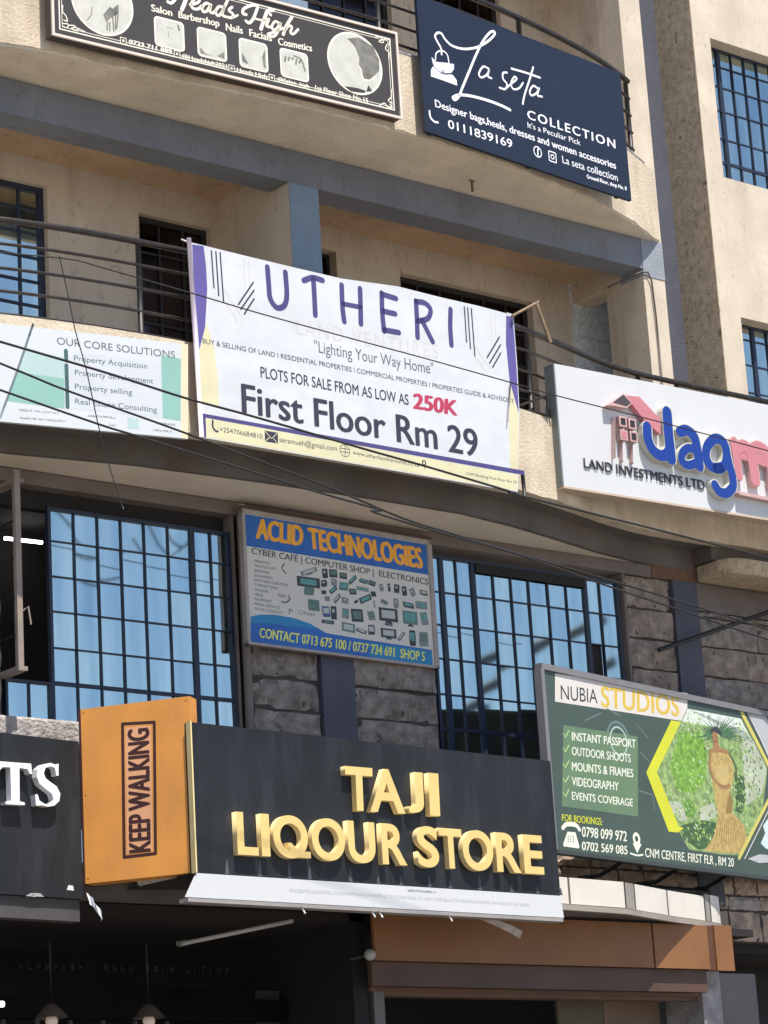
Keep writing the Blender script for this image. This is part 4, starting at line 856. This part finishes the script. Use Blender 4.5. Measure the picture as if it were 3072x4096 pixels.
# 8 orange projecting box
a = gy((783, 3487), 14.99)
S = Sign('light_box', (342, 3535), (786, 3489), 15.70, 'orange light box with a framed dark slogan printed sideways, left of the gold lettered board', 'sign')
v1 = S.loc((776, 2782)).y
S.rect(0, S.len, 0, v1, ORANGE, 0, 'box_body', .13); S.rect(-.018, -.001, -.005, v1-.001, mat('maroon_edge', (.05, .012, .010), .6), -.002, 'edge_trim', .16)
for u_ in (.02, S.len-.03):
    for v_ in (.03, v1*.5, v1-.03): S.disc(Vector((u_, v_)), .006, mat('screw_dark', (.12, .06, .03), .4), .004, 'screw', n=8, local=True)
MAR = mat('maroon_print', (.045, .008, .006), .5)
def frame_line(pts, wd):
    for i in range(4): S.stroke([ZO(*pts[i]), ZO(*pts[(i+1) % 4])], wd, MAR, .004 + i*.0004, 'printed_frame', smooth=False)
frame_line([(945, 262), (1190, 248), (1200, 1262), (958, 1290)], .022)
S.text('KEEP WALKING', ZO(1160, 1247), ZO(1147, 288), ZO(1000, 1262), MAR, .006, .05)
PEACH = mat('peach_print', (.72, .36, .18), .55)
S.poly([ZO(*p) for p in [(965, 290), (1165, 272), (1178, 1240), (980, 1262)]], PEACH, .002, 'printed_area')

# 9 dark board lower left with white serif letters
S = Sign('signboard', (0, 3575), (333, 3597), 15.62, 'black shop board with two raised white serif capitals, bottom left edge', 'signboard')
R_ = S.loc((333, 3597)); v1 = S.loc((327, 2968)).y
S.rect(R_.x-3.4, R_.x, 0, v1, BLK, 0, 'board', .20); S.rect(R_.x-3.4, R_.x-.01, -.15, -.003, mat('grey_underboard', (.06, .055, .055), .7, .2, 3), -.03, 'lower_board', .10)
WL = mat('letter_white', (.82, .82, .84), .35, .02); WS = mat('letter_white_side', (.6, .6, .62), .5)
def serif(pts): 
    o = S.poly([ZO(*p) for p in pts], WL, .06, 'letter', .055); o.data.materials.append(WS)
    for p in o.data.polygons:
        if abs(p.normal.y) < .5: p.material_index = 1
serif([(-70, 545), (0, 550), (240, 568), (248, 648), (230, 645), (212, 610), (150, 600), (152, 858), (190, 868), (192, 888), (45, 880), (42, 862), (88, 852), (80, 596), (20, 594), (-10, 630), (-30, 630)])
def sp(ps, w1): return S.stroke([ZO(*p) for p in ps], w1, WL, .06, 'letter', .055, sidemat=WS)
serif([(452, 660), (436, 662), (424, 600), (392, 588), (352, 600), (338, 640), (352, 680), (392, 712), (438, 744), (466, 800), (458, 856), (420, 892), (368, 900), (318, 888), (302, 892), (278, 890), (272, 806), (290, 804), (304, 852), (346, 880), (388, 878), (414, 846), (402, 800), (350, 760), (305, 722), (284, 670), (290, 610), (330, 574), (388, 562), (430, 576), (452, 568)])
for px, rr in ((c03(462, 778), .03), (c03(220, 824), .02)):
    q = S.loc(px, .01); S.poly([(q.x-rr*1.1, q.y-rr*.4), (q.x+rr, q.y-rr*.5), (q.x+rr*.8, q.y+rr*.6), (q.x-rr*.5, q.y+rr*.7)], WS, .006, 'paper_scrap', local=True)
S.poly([S.loc(c03(165, 830)), S.loc(c03(285, 835)), S.loc(c03(260, 812)), S.loc(c03(200, 810))], mat('dust_white', (.35, .35, .35), .8), .006, 'dust_streak', local=True)

# faint lettered fascia inside the dark shopfront
a = gy(c03(100, 1300), 16.6); b = gy(c03(1560, 1330), 16.6); o = empty('signboard', a); tag(o, 'dark inner fascia with one row of faint letters under the canopy at left', 'signboard')
MB().box(-.3, b.x-a.x, .01, .04, -.10, .14).go('board', mat('inner_board', (.005, .0045, .004), .8, spec=.1), o)
m = MB(); rr = random.Random(8)
for k in range(26):
    if k in (9, 14, 19): continue
    x = .03+k*(b.x-a.x-.1)/26; hgt = .045; m.box(x, x+.008, -.002, .008, 0, hgt)
    if rr.random() < .7: m.box(x+.009, x+.034, -.002, .008, rr.choice((0, .018, .036)), rr.choice((0, .018, .036))+.009)
m.go('lettering', mat('faint_letter', (.018, .016, .014), .7, spec=.2), o)['kind'] = 'stuff'

# 10 green photo studio board
S = Sign('signboard', ZN(215, 1362), ZN(1659, 1548), 15.45, 'dark green photo studio board with yellow hexagon photograph of a woman, lower right', 'signboard')
tr = S.loc(ZN(165, 118)); v1 = tr.y; LL = S.len+.55
DG = P_('print_dark_green', (64, 80, 72), var=.10, scale=2); FG = P_('frame_grey', (118, 116, 118), rough=.45)
S.rect(0, LL, 0, v1, DG, 0, 'board', .03); S.rect(.01, LL-.01, .01, v1-.01, mat('sign_back_steel', (.10, .09, .085), .7, .2, 3), -.031, 'back_panel', .03)
S.rect(-.03, LL+.03, v1-.03, v1+.02, FG, .015, 'frame', .07); S.rect(-.045, -.001, 0, v1-.03, FG, .015, 'frame', .07); S.rect(-.03, LL, -.03, 0, P_('frame_dark', (56, 62, 60)), .012, 'frame', .07)
HW = P_('print_header', (208, 202, 196)); GO = P_('print_gold', (206, 176, 66), var=.1, scale=20); LG = P_('print_light_text', (222, 224, 206)); MG = P_('print_mid_green', (96, 122, 92), var=.10, scale=4); YG = P_('print_yellow_green', (198, 200, 44), var=.06)
S.poly([ZN(*p) for p in [(205, 160), (1110, 296), (1108, 398), (1068, 484), (205, 352)]], HW, .003, 'printed_area')
S.text('NUBIA', ZN(246, 336), ZN(496, 364), ZN(243, 240), PD, .006, -.005); S.text('STUDIOS', ZN(520, 384), ZN(1054, 452), ZN(518, 246), GO, .006, .022)
S.disc(ZN(640, 622), .17, P_('ring_dull', (100, 118, 112)), .002, 'printed_ring', inner=.145); S.poly([ZN(*p) for p in [(262, 512), (770, 590), (772, 1137), (252, 1066)]], MG, .003, 'printed_area')
S.disc(ZN(642, 622), .125, P_('ring_pale', (160, 182, 172)), .0045, 'printed_ring', inner=.108)
for a, b in (((760, 505), (835, 595)), ((790, 700), (845, 760)), ((410, 480), (520, 430)), ((560, 400), (650, 450)), ((780, 960), (870, 990)), ((870, 990), (885, 1090))): S.stroke([ZN(*a), ZN(*b)], .012, P_('ring_dull', (100, 118, 112)), .0055, 'printed_line', smooth=False)
for t, A, B, T in (('INSTANT PASSPORT', (320, 616), (757, 668), (319, 560)), ('OUTDOOR SHOOTS', (320, 716), (722, 768), (319, 660)), ('MOUNTS & FRAMES', (320, 822), (740, 870), (319, 765)), ('VIDEOGRAPHY', (320, 924), (640, 960), (319, 866)), ('EVENTS COVERAGE', (320, 1020), (737, 1068), (319, 968))):
    S.text(t, ZN(*A), ZN(*B), ZN(*T), LG, .006, .02)
    S.stroke([ZN(262, A[1]-45), ZN(275, A[1]-20), ZN(300, A[1]-65)], .010, P_('tick_green', (176, 204, 128)), .006, 'tick', smooth=False)
S.text('FOR BOOKINGS:', ZN(252, 1168), ZN(528, 1196), ZN(252, 1120), YG, .006, .02)
S.text('0798 099 972', ZN(388, 1274), ZN(696, 1306), ZN(388, 1206), LG, .006, .02); S.text('0702 569 085', ZN(388, 1366), ZN(700, 1396), ZN(388, 1308), LG, .006, .02)
S.text('CNM CENTRE, FIRST FLR , RM 20', ZN(820, 1412), ZN(1426, 1480), ZN(820, 1352), LG, .006, .015)
S.poly([ZN(*p) for p in [(290, 1240), (345, 1245), (372, 1345), (368, 1355), (262, 1340), (262, 1320)]], LG, .006, 'icon'); S.stroke([ZN(*p) for p in [(258, 1215), (285, 1190), (345, 1195), (372, 1225)]], .036, LG, .006, 'icon')
for i in range(3):
    for j in range(3): S.disc(ZN(300+18*i, 1272+17*j), .007, DG, .008, 'icon', n=8)
S.disc(ZN(765, 1288), .052, LG, .006, 'icon', inner=.024); S.poly([ZN(*p) for p in [(735, 1318), (796, 1324), (766, 1388)]], LG, .0065, 'icon'); S.stroke([ZN(720, 1388), ZN(765, 1402), ZN(805, 1398)], .014, LG, .006, 'icon')
PGn = mat('photo_green', srgb(132, 156, 98), .5, .45, 14); S.poly([ZN(*p) for p in [(1068, 486), (1110, 400), (1480, 470), (1655, 805), (1625, 1070), (1480, 1404), (1330, 1395), (1120, 1362), (1050, 1240), (900, 832)]], PGn, .004, 'printed_photo')
S.poly([ZN(*p) for p in [(1110, 400), (1470, 468), (1560, 640), (1520, 560), (1400, 540), (1250, 520), (1075, 490)]], P_('photo_sky', (206, 214, 206), var=.2, scale=14), .005, 'photo_shape')
S.poly([ZN(*p) for p in [(1480, 600), (1560, 620), (1650, 810), (1620, 980), (1520, 1060), (1490, 850)]], P_('photo_path', (172, 178, 158), var=.15), .005, 'photo_shape')
S.poly([ZN(*p) for p in [(985, 1030), (1060, 1040), (1110, 1160), (1060, 1170), (1000, 1100)]], P_('photo_path', (198, 200, 190)), .005, 'photo_shape'); S.poly([ZN(*p) for p in [(1190, 1080), (1290, 1040), (1310, 1140), (1200, 1180)]], P_('photo_path', (198, 200, 190)), .005, 'photo_shape')
S.disc(ZN(1130, 1080), .080, P_('photo_bush', (96, 142, 52), var=.2, scale=20), .0065, 'photo_shape', n=18)
S.poly([ZN(*p) for p in [(1050, 560), (1200, 560), (1240, 700), (1230, 900), (1150, 980), (1040, 960), (990, 800)]], mat('photo_bright_leaves', srgb(112, 156, 56), .5, .5, 22), .006, 'photo_shape')
S.poly([ZN(*p) for p in [(1060, 1200), (1200, 1160), (1310, 1180), (1320, 1350), (1180, 1360), (1080, 1290)]], mat('photo_hedge', srgb(64, 92, 52), .5, .5, 22), .006, 'photo_shape'); S.poly([ZN(*p) for p in [(1430, 850), (1490, 850), (1510, 1000), (1480, 1120), (1440, 1100)]], mat('photo_hedge', srgb(64, 92, 52)), .006, 'photo_shape')
# printed foliage: many small leaf marks in four greens
HEX = [S.loc(ZN(*p)) for p in [(1068, 500), (1120, 420), (1470, 480), (1640, 805), (1610, 1060), (1470, 1385), (1130, 1345), (1060, 1240), (915, 832)]]
def inside(q):
    c = False
    for i in range(len(HEX)):
        a, b = HEX[i], HEX[i-1]
        if (a.y > q[1]) != (b.y > q[1]) and q[0] < (b.x-a.x)*(q[1]-a.y)/(b.y-a.y)+a.x: c = not c
    return c
rf = random.Random(4); x0h, x1h = min(p.x for p in HEX), max(p.x for p in HEX); z0h, z1h = min(p.y for p in HEX), max(p.y for p in HEX)
for ci, (colr, cnt) in enumerate((((84, 112, 66), 480), ((118, 154, 74), 420), ((160, 188, 108), 340), ((190, 204, 168), 220))):
    m = MB()
    while cnt:
        q = (rf.uniform(x0h, x1h), rf.uniform(z0h, z1h)); cnt -= 1
        if not inside(q) or (ci == 0 and q[0] < x0h+(x1h-x0h)*.42 and rf.random() < .75 and z0h+.35 < q[1]) or (ci == 3 and rf.random() < .4): continue
        t = rf.uniform(0, pi); l_ = rf.uniform(.010, .026); w_ = l_*.45; i = len(m.v); ct, st = math.cos(t), math.sin(t)
        m.v += [(q[0]-l_*ct, -.00105-.00002*ci, q[1]-l_*st), (q[0]+w_*st, -.00105-.00002*ci, q[1]-w_*ct), (q[0]+l_*ct, -.00105-.00002*ci, q[1]+l_*st), (q[0]-w_*st, -.00105-.00002*ci, q[1]+w_*ct)]; m.f.append((i, i+1, i+2, i+3))
    o = m.go('photo_foliage', P_('photo_leaf_%d' % ci, colr, var=.15), S.root); o['kind'] = 'stuff'
# palm-leaf head dress, woman in a mustard dress (flat print)
r = random.Random(9); HD = mat('photo_fronds', srgb(70, 104, 70), .5, .5, 22)
for k in range(26):
    t = math.radians(-20+220*k/25); R1, R2 = r.uniform(20, 60), r.uniform(110, 190)
    S.stroke([ZN(1320+math.cos(t)*R1, 580-math.sin(t)*R1*.8), ZN(1320+math.cos(t)*R2+14, 590-math.sin(t)*R2*.8)], .020, HD, .0075+k*.0001, 'photo_line', w2=.003, smooth=False)
DR = mat('photo_dress', srgb(176, 152, 92), .5, .30, 22); SKN = mat('photo_skin', srgb(150, 112, 72), .5, .15, 9)
S.poly([ZN(*p) for p in [(1268, 680), (1320, 672), (1380, 690), (1420, 770), (1425, 860), (1400, 960), (1420, 1050), (1412, 1110), (1500, 1200), (1515, 1290), (1480, 1390), (1330, 1385), (1225, 1370), (1290, 1270), (1320, 1130), (1295, 1000), (1275, 880), (1262, 760)]], DR, .0085, 'photo_figure')
S.disc(ZN(1356, 850), .092, P_('photo_dress_light', (190, 168, 108), var=.1), .0095, 'photo_figure', n=20)
S.disc(ZN(1304, 600), .048, SKN, .0105, 'photo_figure', r2=.068, n=16); S.poly([ZN(*p) for p in [(1265, 545), (1300, 520), (1335, 545), (1345, 600), (1325, 575), (1290, 555), (1270, 575)]], PD, .0115, 'photo_figure')
S.poly([ZN(*p) for p in [(1285, 640), (1325, 645), (1332, 668), (1392, 690), (1388, 712), (1330, 700), (1262, 702), (1255, 685), (1284, 668)]], SKN, .0102, 'photo_figure'); S.stroke([ZN(*p) for p in [(1266, 700), (1262, 800), (1292, 885), (1350, 935), (1398, 928)]], .034, SKN, .0110, 'photo_figure'); S.stroke([ZN(*p) for p in [(1388, 700), (1432, 780), (1440, 850), (1395, 825)]], .032, P_('photo_arm', (84, 92, 58)), .0080, 'photo_figure')
for ex in (1288, 1316): S.disc(ZN(ex, 592), .007, PD, .0112, 'photo_figure', n=8)
S.stroke([ZN(1292, 625), ZN(1312, 627)], .007, P_('photo_lips', (110, 50, 44)), .0112, 'photo_figure', smooth=False)
S.poly([ZN(*p) for p in [(1400, 960), (1420, 1050), (1412, 1110), (1370, 1120), (1385, 1020)]], P_('photo_fold', (138, 112, 60)), .0095, 'photo_figure')
for k in range(12): S.stroke([ZN(1330+12*k, 1150+r.uniform(-15, 15)), ZN(1300+18*k, 1330+r.uniform(-30, 20))], .008, P_('photo_fold', (138, 112, 60)), .0105, 'photo_line', smooth=False)
S.poly([ZN(*p) for p in [(998, 480), (1066, 490), (900, 832), (1050, 1205), (1085, 1215), (1045, 1246), (982, 1240), (828, 835)]], YG, .007, 'printed_area')
GRY = P_('print_grey_panel', (172, 174, 176)); 
S.poly([ZN(*p) for p in [(1530, 430), (1640, 446), (1900, 900), (1700, 790), (1655, 720)]], GRY, .010, 'printed_area')
S.stroke([ZN(1480, 425), ZN(1665, 790)], .05, P_('print_yellow_edge', (196, 188, 96)), .0115, 'printed_line', smooth=False); S.stroke([ZN(1522, 430), ZN(1690, 770)], .014, HW, .0125, 'printed_line', smooth=False)
S.stroke([ZN(1660, 1030), ZN(1462, 1420)], .036, P_('print_yellow_edge', (196, 188, 96)), .0115, 'printed_line', smooth=False); S.stroke([ZN(1680, 1060), ZN(1500, 1425)], .010, HW, .0125, 'printed_line', smooth=False)
S.poly([ZN(*p) for p in [(1500, 1440), (1640, 1190), (1800, 1000), (1900, 1500), (1620, 1455), (1560, 1410)]], DG, .010, 'printed_area'); S.poly([ZN(*p) for p in [(1520, 1425), (1600, 1395), (1660, 1400), (1660, 1450), (1600, 1455)]], GRY, .0115, 'printed_area')
S.poly([ZN(*p) for p in [(1610, 1320), (1640, 1250), (1625, 1200), (1660, 1150), (1700, 1340), (1650, 1360)]], P_('print_ice', (196, 212, 214)), .0115, 'printed_area')
# brackets under the green board
for x in (.95, 1.75, 2.5): rod('bracket', [(x, .05, -.02), (x-.03, .25, -.10), (x-.05, .45, -.10)], .018, BLACKM, S.root)
rod('lower_rail', [(-.1, .30, -.20), (2.9, .34, -.12)], .035, BLACKM, S.root); rod('lower_rail', [(.0, .60, -.24), (3.2, .36, -.20)], .02, mat('rusty_steel', (.09, .05, .035), .8), S.root)

# ================================================================== CABLES AND SMALL THINGS
def cable(pts, Y, r, label, n=8, mt=BLACKM, name='overhead_cable', cat='cable', yend=None):
    q = [gy(p, Y if yend is None else Y+(yend-Y)*i/(len(pts)-1)) for i, p in enumerate(pts)]
    d0 = (q[0]-q[1]).normalized()*2.2; d1 = (q[-1]-q[-2]).normalized()*2.2
    if pts[0][0] < 10: q = [q[0]+d0]+q
    if pts[-1][0] > 3060: q = q+[q[-1]+d1]
    q = catmull(q, 5); o = q[0].copy(); ob = rod(name, [p-o for p in q], r, mt, None, 6); ob.location = o
    tag(ob, label, cat, 'overhead cables' if cat == 'cable' else None); return ob
cable([D(0, 738), c01(700, 760), c01(1200, 920), c11(0, 1045), c11(700, 1250), c11(1090, 1360), c11(1659, 1530), c22(0, -120), c22(520, 10), c22(1000, 130), c22(1659, 297)], 12.6, .0074, 'black cable running along the foot of the white and purple banner')
cable([c01(0, 695), c01(430, 870), c01(1100, 1110), c11(0, 1320), c11(500, 1510), c12(950, 40), c12(1250, 135), c22(0, 258), c22(700, 462), c22(1200, 615), c22(1659, 762)], 12.5, .0066, 'middle black cable crossing the pale green board and passing above the second window')
cable([c01(0, 868), c01(640, 1090), c01(900, 1170), c01(1659, 1405), c11(400, 1530), c11(800, 1645), c12(760, 0), c12(1250, 150), c12(1659, 262), c22(680, 500), c22(1050, 622), c22(1400, 742), c22(1659, 826)], 12.4, .0066, 'lowest black cable starting over the green patch of the left board')
cable([D(0, 640-95), D(150, 560), c01(660, 75), c01(1240, 240), c11(0, 365), c11(600, 530), c11(1100, 665), c11(1659, 822), c21(300, 908), c21(900, 1060), c21(1659, 1262)], 13.6, .0045, 'thin wire crossing the banner lettering and the white board')
cable([c01(385, 0), c01(440, 250), c01(490, 490), c01(560, 740), c01(640, 1110), c01(700, 1330), c01(735, 1450), c01(800, 1640)], 13.0, .0035, 'thin loose wire hanging down in front of the left board', cat='wire', name='hanging_wire')
cable([c01(215, 440), c01(120, 720), c01(0, 1050)], 13.8, .0072, 'grey wire slanting down across the left corner of the pale green board', cat='wire', name='slanting_wire', mt=P_('wire_teal', (96, 110, 116)))
# steel stay at right
a, b = gy(c22(1800, 600), 16.0), gy(c22(950, 895), 16.2); o = rod('steel_stay', [Vector(), b-a], .020, BLACKM); o.location = a; tag(o, 'black steel stay rod slanting down to the stone wall above the green board', 'rod')
a, b = gy(c21(155, 300), 15.5), gy(c21(250, 562), 15.45); m = MB(); m.tube([Vector(), b-a], .016); m.tube([Vector((.05, .02, .02)), gy(c21(0, 390), 15.36)-a], .012); o = m.go('timber_prop', mat('weathered_timber', (.22, .15, .09), .85, .3, 10)); o.location = a
tag(o, 'brown timber prop tied to the handrail right of the banner', 'timber prop')
# bent bracket between banner and white board
a = gy(c21(60, 970), 15.55); m = MB()
for p, q in (((50, 970), (220, 905)), ((220, 905), (255, 1040)), ((100, 1000), (240, 1035)), ((235, 900), (225, 1030))): m.tube([gy(c21(*p), 15.55)-a, gy(c21(*q), 15.55)-a], .012)
o = m.go('steel_bracket', RAILM); o.location = a; tag(o, 'bent dark steel bracket on the parapet between banner and white board', 'bracket')
# small hook under the upper soffit
q = gz(c10(1398, 1170), 10.48); m = MB(); m.tube([Vector((0, 0, 0)), Vector((0, 0, -.10))], .010); m.tube([Vector((-.03, 0, -.0)), Vector((.03, 0, -.0))], .009); o = m.go('ceiling_hook', mat('rusty_hook', (.12, .07, .04), .8)); o.location = q+Vector((0, 0, .0))
tag(o, 'small rusty hook fixed under the upper balcony soffit', 'hook')
# conduit on cream column
pts = [gy(c21(*p), 16.28) for p in [(725, 155), (835, 105), (880, 105), (905, 160), (935, 400), (978, 860)]]; pts[0].y = 16.5
o = rod('conduit', [p-pts[0] for p in pts], .008, P_('conduit_grey', (70, 56, 48)), None, 6); o.location = pts[0]; tag(o, 'thin conduit bent over the corner of the right cream column', 'conduit')
# fluorescent fittings
a, b = gy(c03(1170, 1140), 16.0), gy(c13(240, 990), 15.6); m = MB().tube([Vector(), b-a], .016); o = empty('batten_light', a); tag(o, 'unlit fluorescent batten hanging under the gold lettered board', 'lamp')
m.go('tube', mat('grey_tube', (.36, .35, .34), .4), o, True); rod('end_cap', [Vector((-.02, 0, 0)), Vector((.04, 0, .01))], .022, mat('cap_grey', (.22, .21, .2), .5), o); rod('suspension_wire', [b-a, b-a+Vector((.25, 0, .12))], .004, BLACKM, o)
a, b = gy(c02(30, 170), 17.3), gy(c02(272, 198), 17.3); o = rod('glowing_tube', [Vector(), b-a], .014, emis('tube_glow', (1, 1, 1), 6)); o.location = a; tag(o, 'lit fluorescent tube inside the open casement at left', 'lamp')
a = gy(c13(738, 1210), 15.9); m = MB()
for k in range(5):
    for j in range(8): pass
import bmesh
def uvs(name, r, mt, parent=None, loc=(0, 0, 0), sc=(1, 1, 1)):
    bm = bmesh.new(); bmesh.ops.create_uvsphere(bm, u_segments=14, v_segments=9, radius=r); me = bpy.data.meshes.new(name); bm.to_mesh(me); bm.free(); me.materials.append(mt)
    for p in me.polygons: p.use_smooth = True
    o = bpy.data.objects.new(name, me); C.objects.link(o); o.location = loc; o.scale = sc
    if parent: o.parent = parent
    return o
o = empty('security_light', a); tag(o, 'small round wall lamp on the dark shopfront below the gold board', 'lamp'); uvs('globe', .045, mat('lamp_glass', (.35, .34, .32), .3), o); rod('bracket', [Vector((0, .03, 0)), Vector((-.1, .12, -.02))], .015, BLACKM, o)
lp = None
for i, (x, y) in enumerate(((335, 1640), (965, 1640))):
    a = gy(c03(x, y), 16.4)
    if lp is None:
        lp = empty('pendant_lamp', a); pts = [(0, .10), (.03, .10), (.07, .06), (.12, .0)]; m = MB(); n = 18
        for r_, z_ in pts:
            for k in range(n): m.v.append((r_*math.cos(2*pi*k/n), r_*math.sin(2*pi*k/n), z_+.02))
        for j in range(3):
            for k in range(n): m.f.append((j*n+k, j*n+(k+1) % n, (j+1)*n+(k+1) % n, (j+1)*n+k))
        parts = [m.go('lamp_shade', mat('brown_shade', (.10, .07, .05), .5), lp, True), uvs('bulb', .045, emis('bulb_glow', (.6, .5, .4), .12), lp, (0, 0, -.0)), rod('cord', [(0, 0, .12), (0, 0, .55)], .006, BLACKM, lp)]
        tag(lp, 'left pendant lamp with brown shade in the dark shopfront', 'lamp', 'pendant lamps in the shopfront')
    else:
        l2 = lp.copy(); C.objects.link(l2); l2.location = a; l2['label'] = 'right pendant lamp with brown shade in the dark shopfront'
        for p in parts: q = p.copy(); C.objects.link(q); q.parent = l2
a = gy(c03(0, 1530), 16.5); o = rod('glowing_tube', [Vector((-.6, 0, 0)), gy(c03(22, 1530), 16.5)-a], .022, emis('reflection_glow', (1, 1, 1), 1.2)); o.location = a; tag(o, 'glowing rod imitating a white light reflection low at the left edge of the picture', 'lamp')  # no lamp here: emission imitates a white light reflection
# crumpled plastic hanging at the corner of the lower left board
a = gy(c03(560, 830), 15.5); m = MB(); r = random.Random(2)
for k in range(7):
    x, z = .018*k, -.022*k; m.v += [(x+r.uniform(-.02, .02), r.uniform(-.03, .03), z+.03), (x+r.uniform(-.02, .02)+.02, r.uniform(-.03, .03), z-.035+r.uniform(-.01, .01))]
m.f = [(2*k, 2*k+1, 2*k+3, 2*k+2) for k in range(6)]; o = m.go('plastic_scrap', mat('white_plastic', (.75, .76, .8), .3), None); o.location = a; tag(o, 'crumpled white plastic scrap at the lower left board corner', 'plastic scrap')
# loose sheet under the white strip, right
pts = [gy(c13(*p), 15.28) for p in [(830, 850), (1100, 865), (1300, 900), (1430, 940), (1659, 1020)]] + [gy(c23(70, 1060), 15.5)]
m = MB(); o0 = pts[0].copy()
for i, p in enumerate(pts): q = p-o0; m.v += [tuple(q), tuple(q+Vector((0, .04, -.035-.02*math.sin(i*1.7))))]
m.f = [(2*k, 2*k+1, 2*k+3, 2*k+2) for k in range(len(pts)-1)]; o = m.go('loose_trim', mat('torn_trim', (.42, .37, .34), .6, .3, 9)); o.location = o0; tag(o, 'torn strip of trim hanging loose under the right end of the gold board', 'trim')

# wires and a roof across the street, seen only as reflections in the window panes
def mir(p, Yg, Y):
    h = gy(p, Yg); d = ray(p); return h + Vector((d.x, -d.y, d.z))*((Yg-Y)/d.y)
for lab, pts in (('long drooping street wire reflected in the left window', [(330, 120), (480, 262), (620, 365), (740, 398), (900, 355), (1030, 265), (1190, 95)]), ('short drooping street wire reflected in the left window', [(840, 50), (940, 225), (1020, 272), (1090, 200), (1170, 95)])):
    q = catmull([mir(c02(*p), 16.35, 5.0) for p in pts], 5); o = rod('street_wire', [p-q[0] for p in q], .016, BLACKM, None, 6); o.location = q[0]; tag(o, lab, 'wire', 'wires over the street')
p = [mir(c12(*q), 16.35, -10) for q in [(1245, 1245), (1455, 1275), (1490, 1310), (1550, 1310)]]
FB = tag(empty('opposite_building', (p[0].x, -10, 0)), 'dark building across the street reflected at the foot of the right window', 'building')
x0 = p[0].x; MB().box(-.3, p[1].x-x0, -.8, 0, 0, p[0].z).go('wall', mat('opp_wall', (.05, .05, .06), .8), FB); MB().box(p[2].x-x0, p[3].x-x0, -.6, 0, 0, p[2].z-.2).go('stair_tower', mat('opp_wall', (.05, .05, .06), .8), FB)
MB().tube([(-.3, 0, p[0].z-.1), (p[1].x-x0+3.2, 0, p[1].z+1.9)], .12).go('roof_edge', BLACKM, FB)
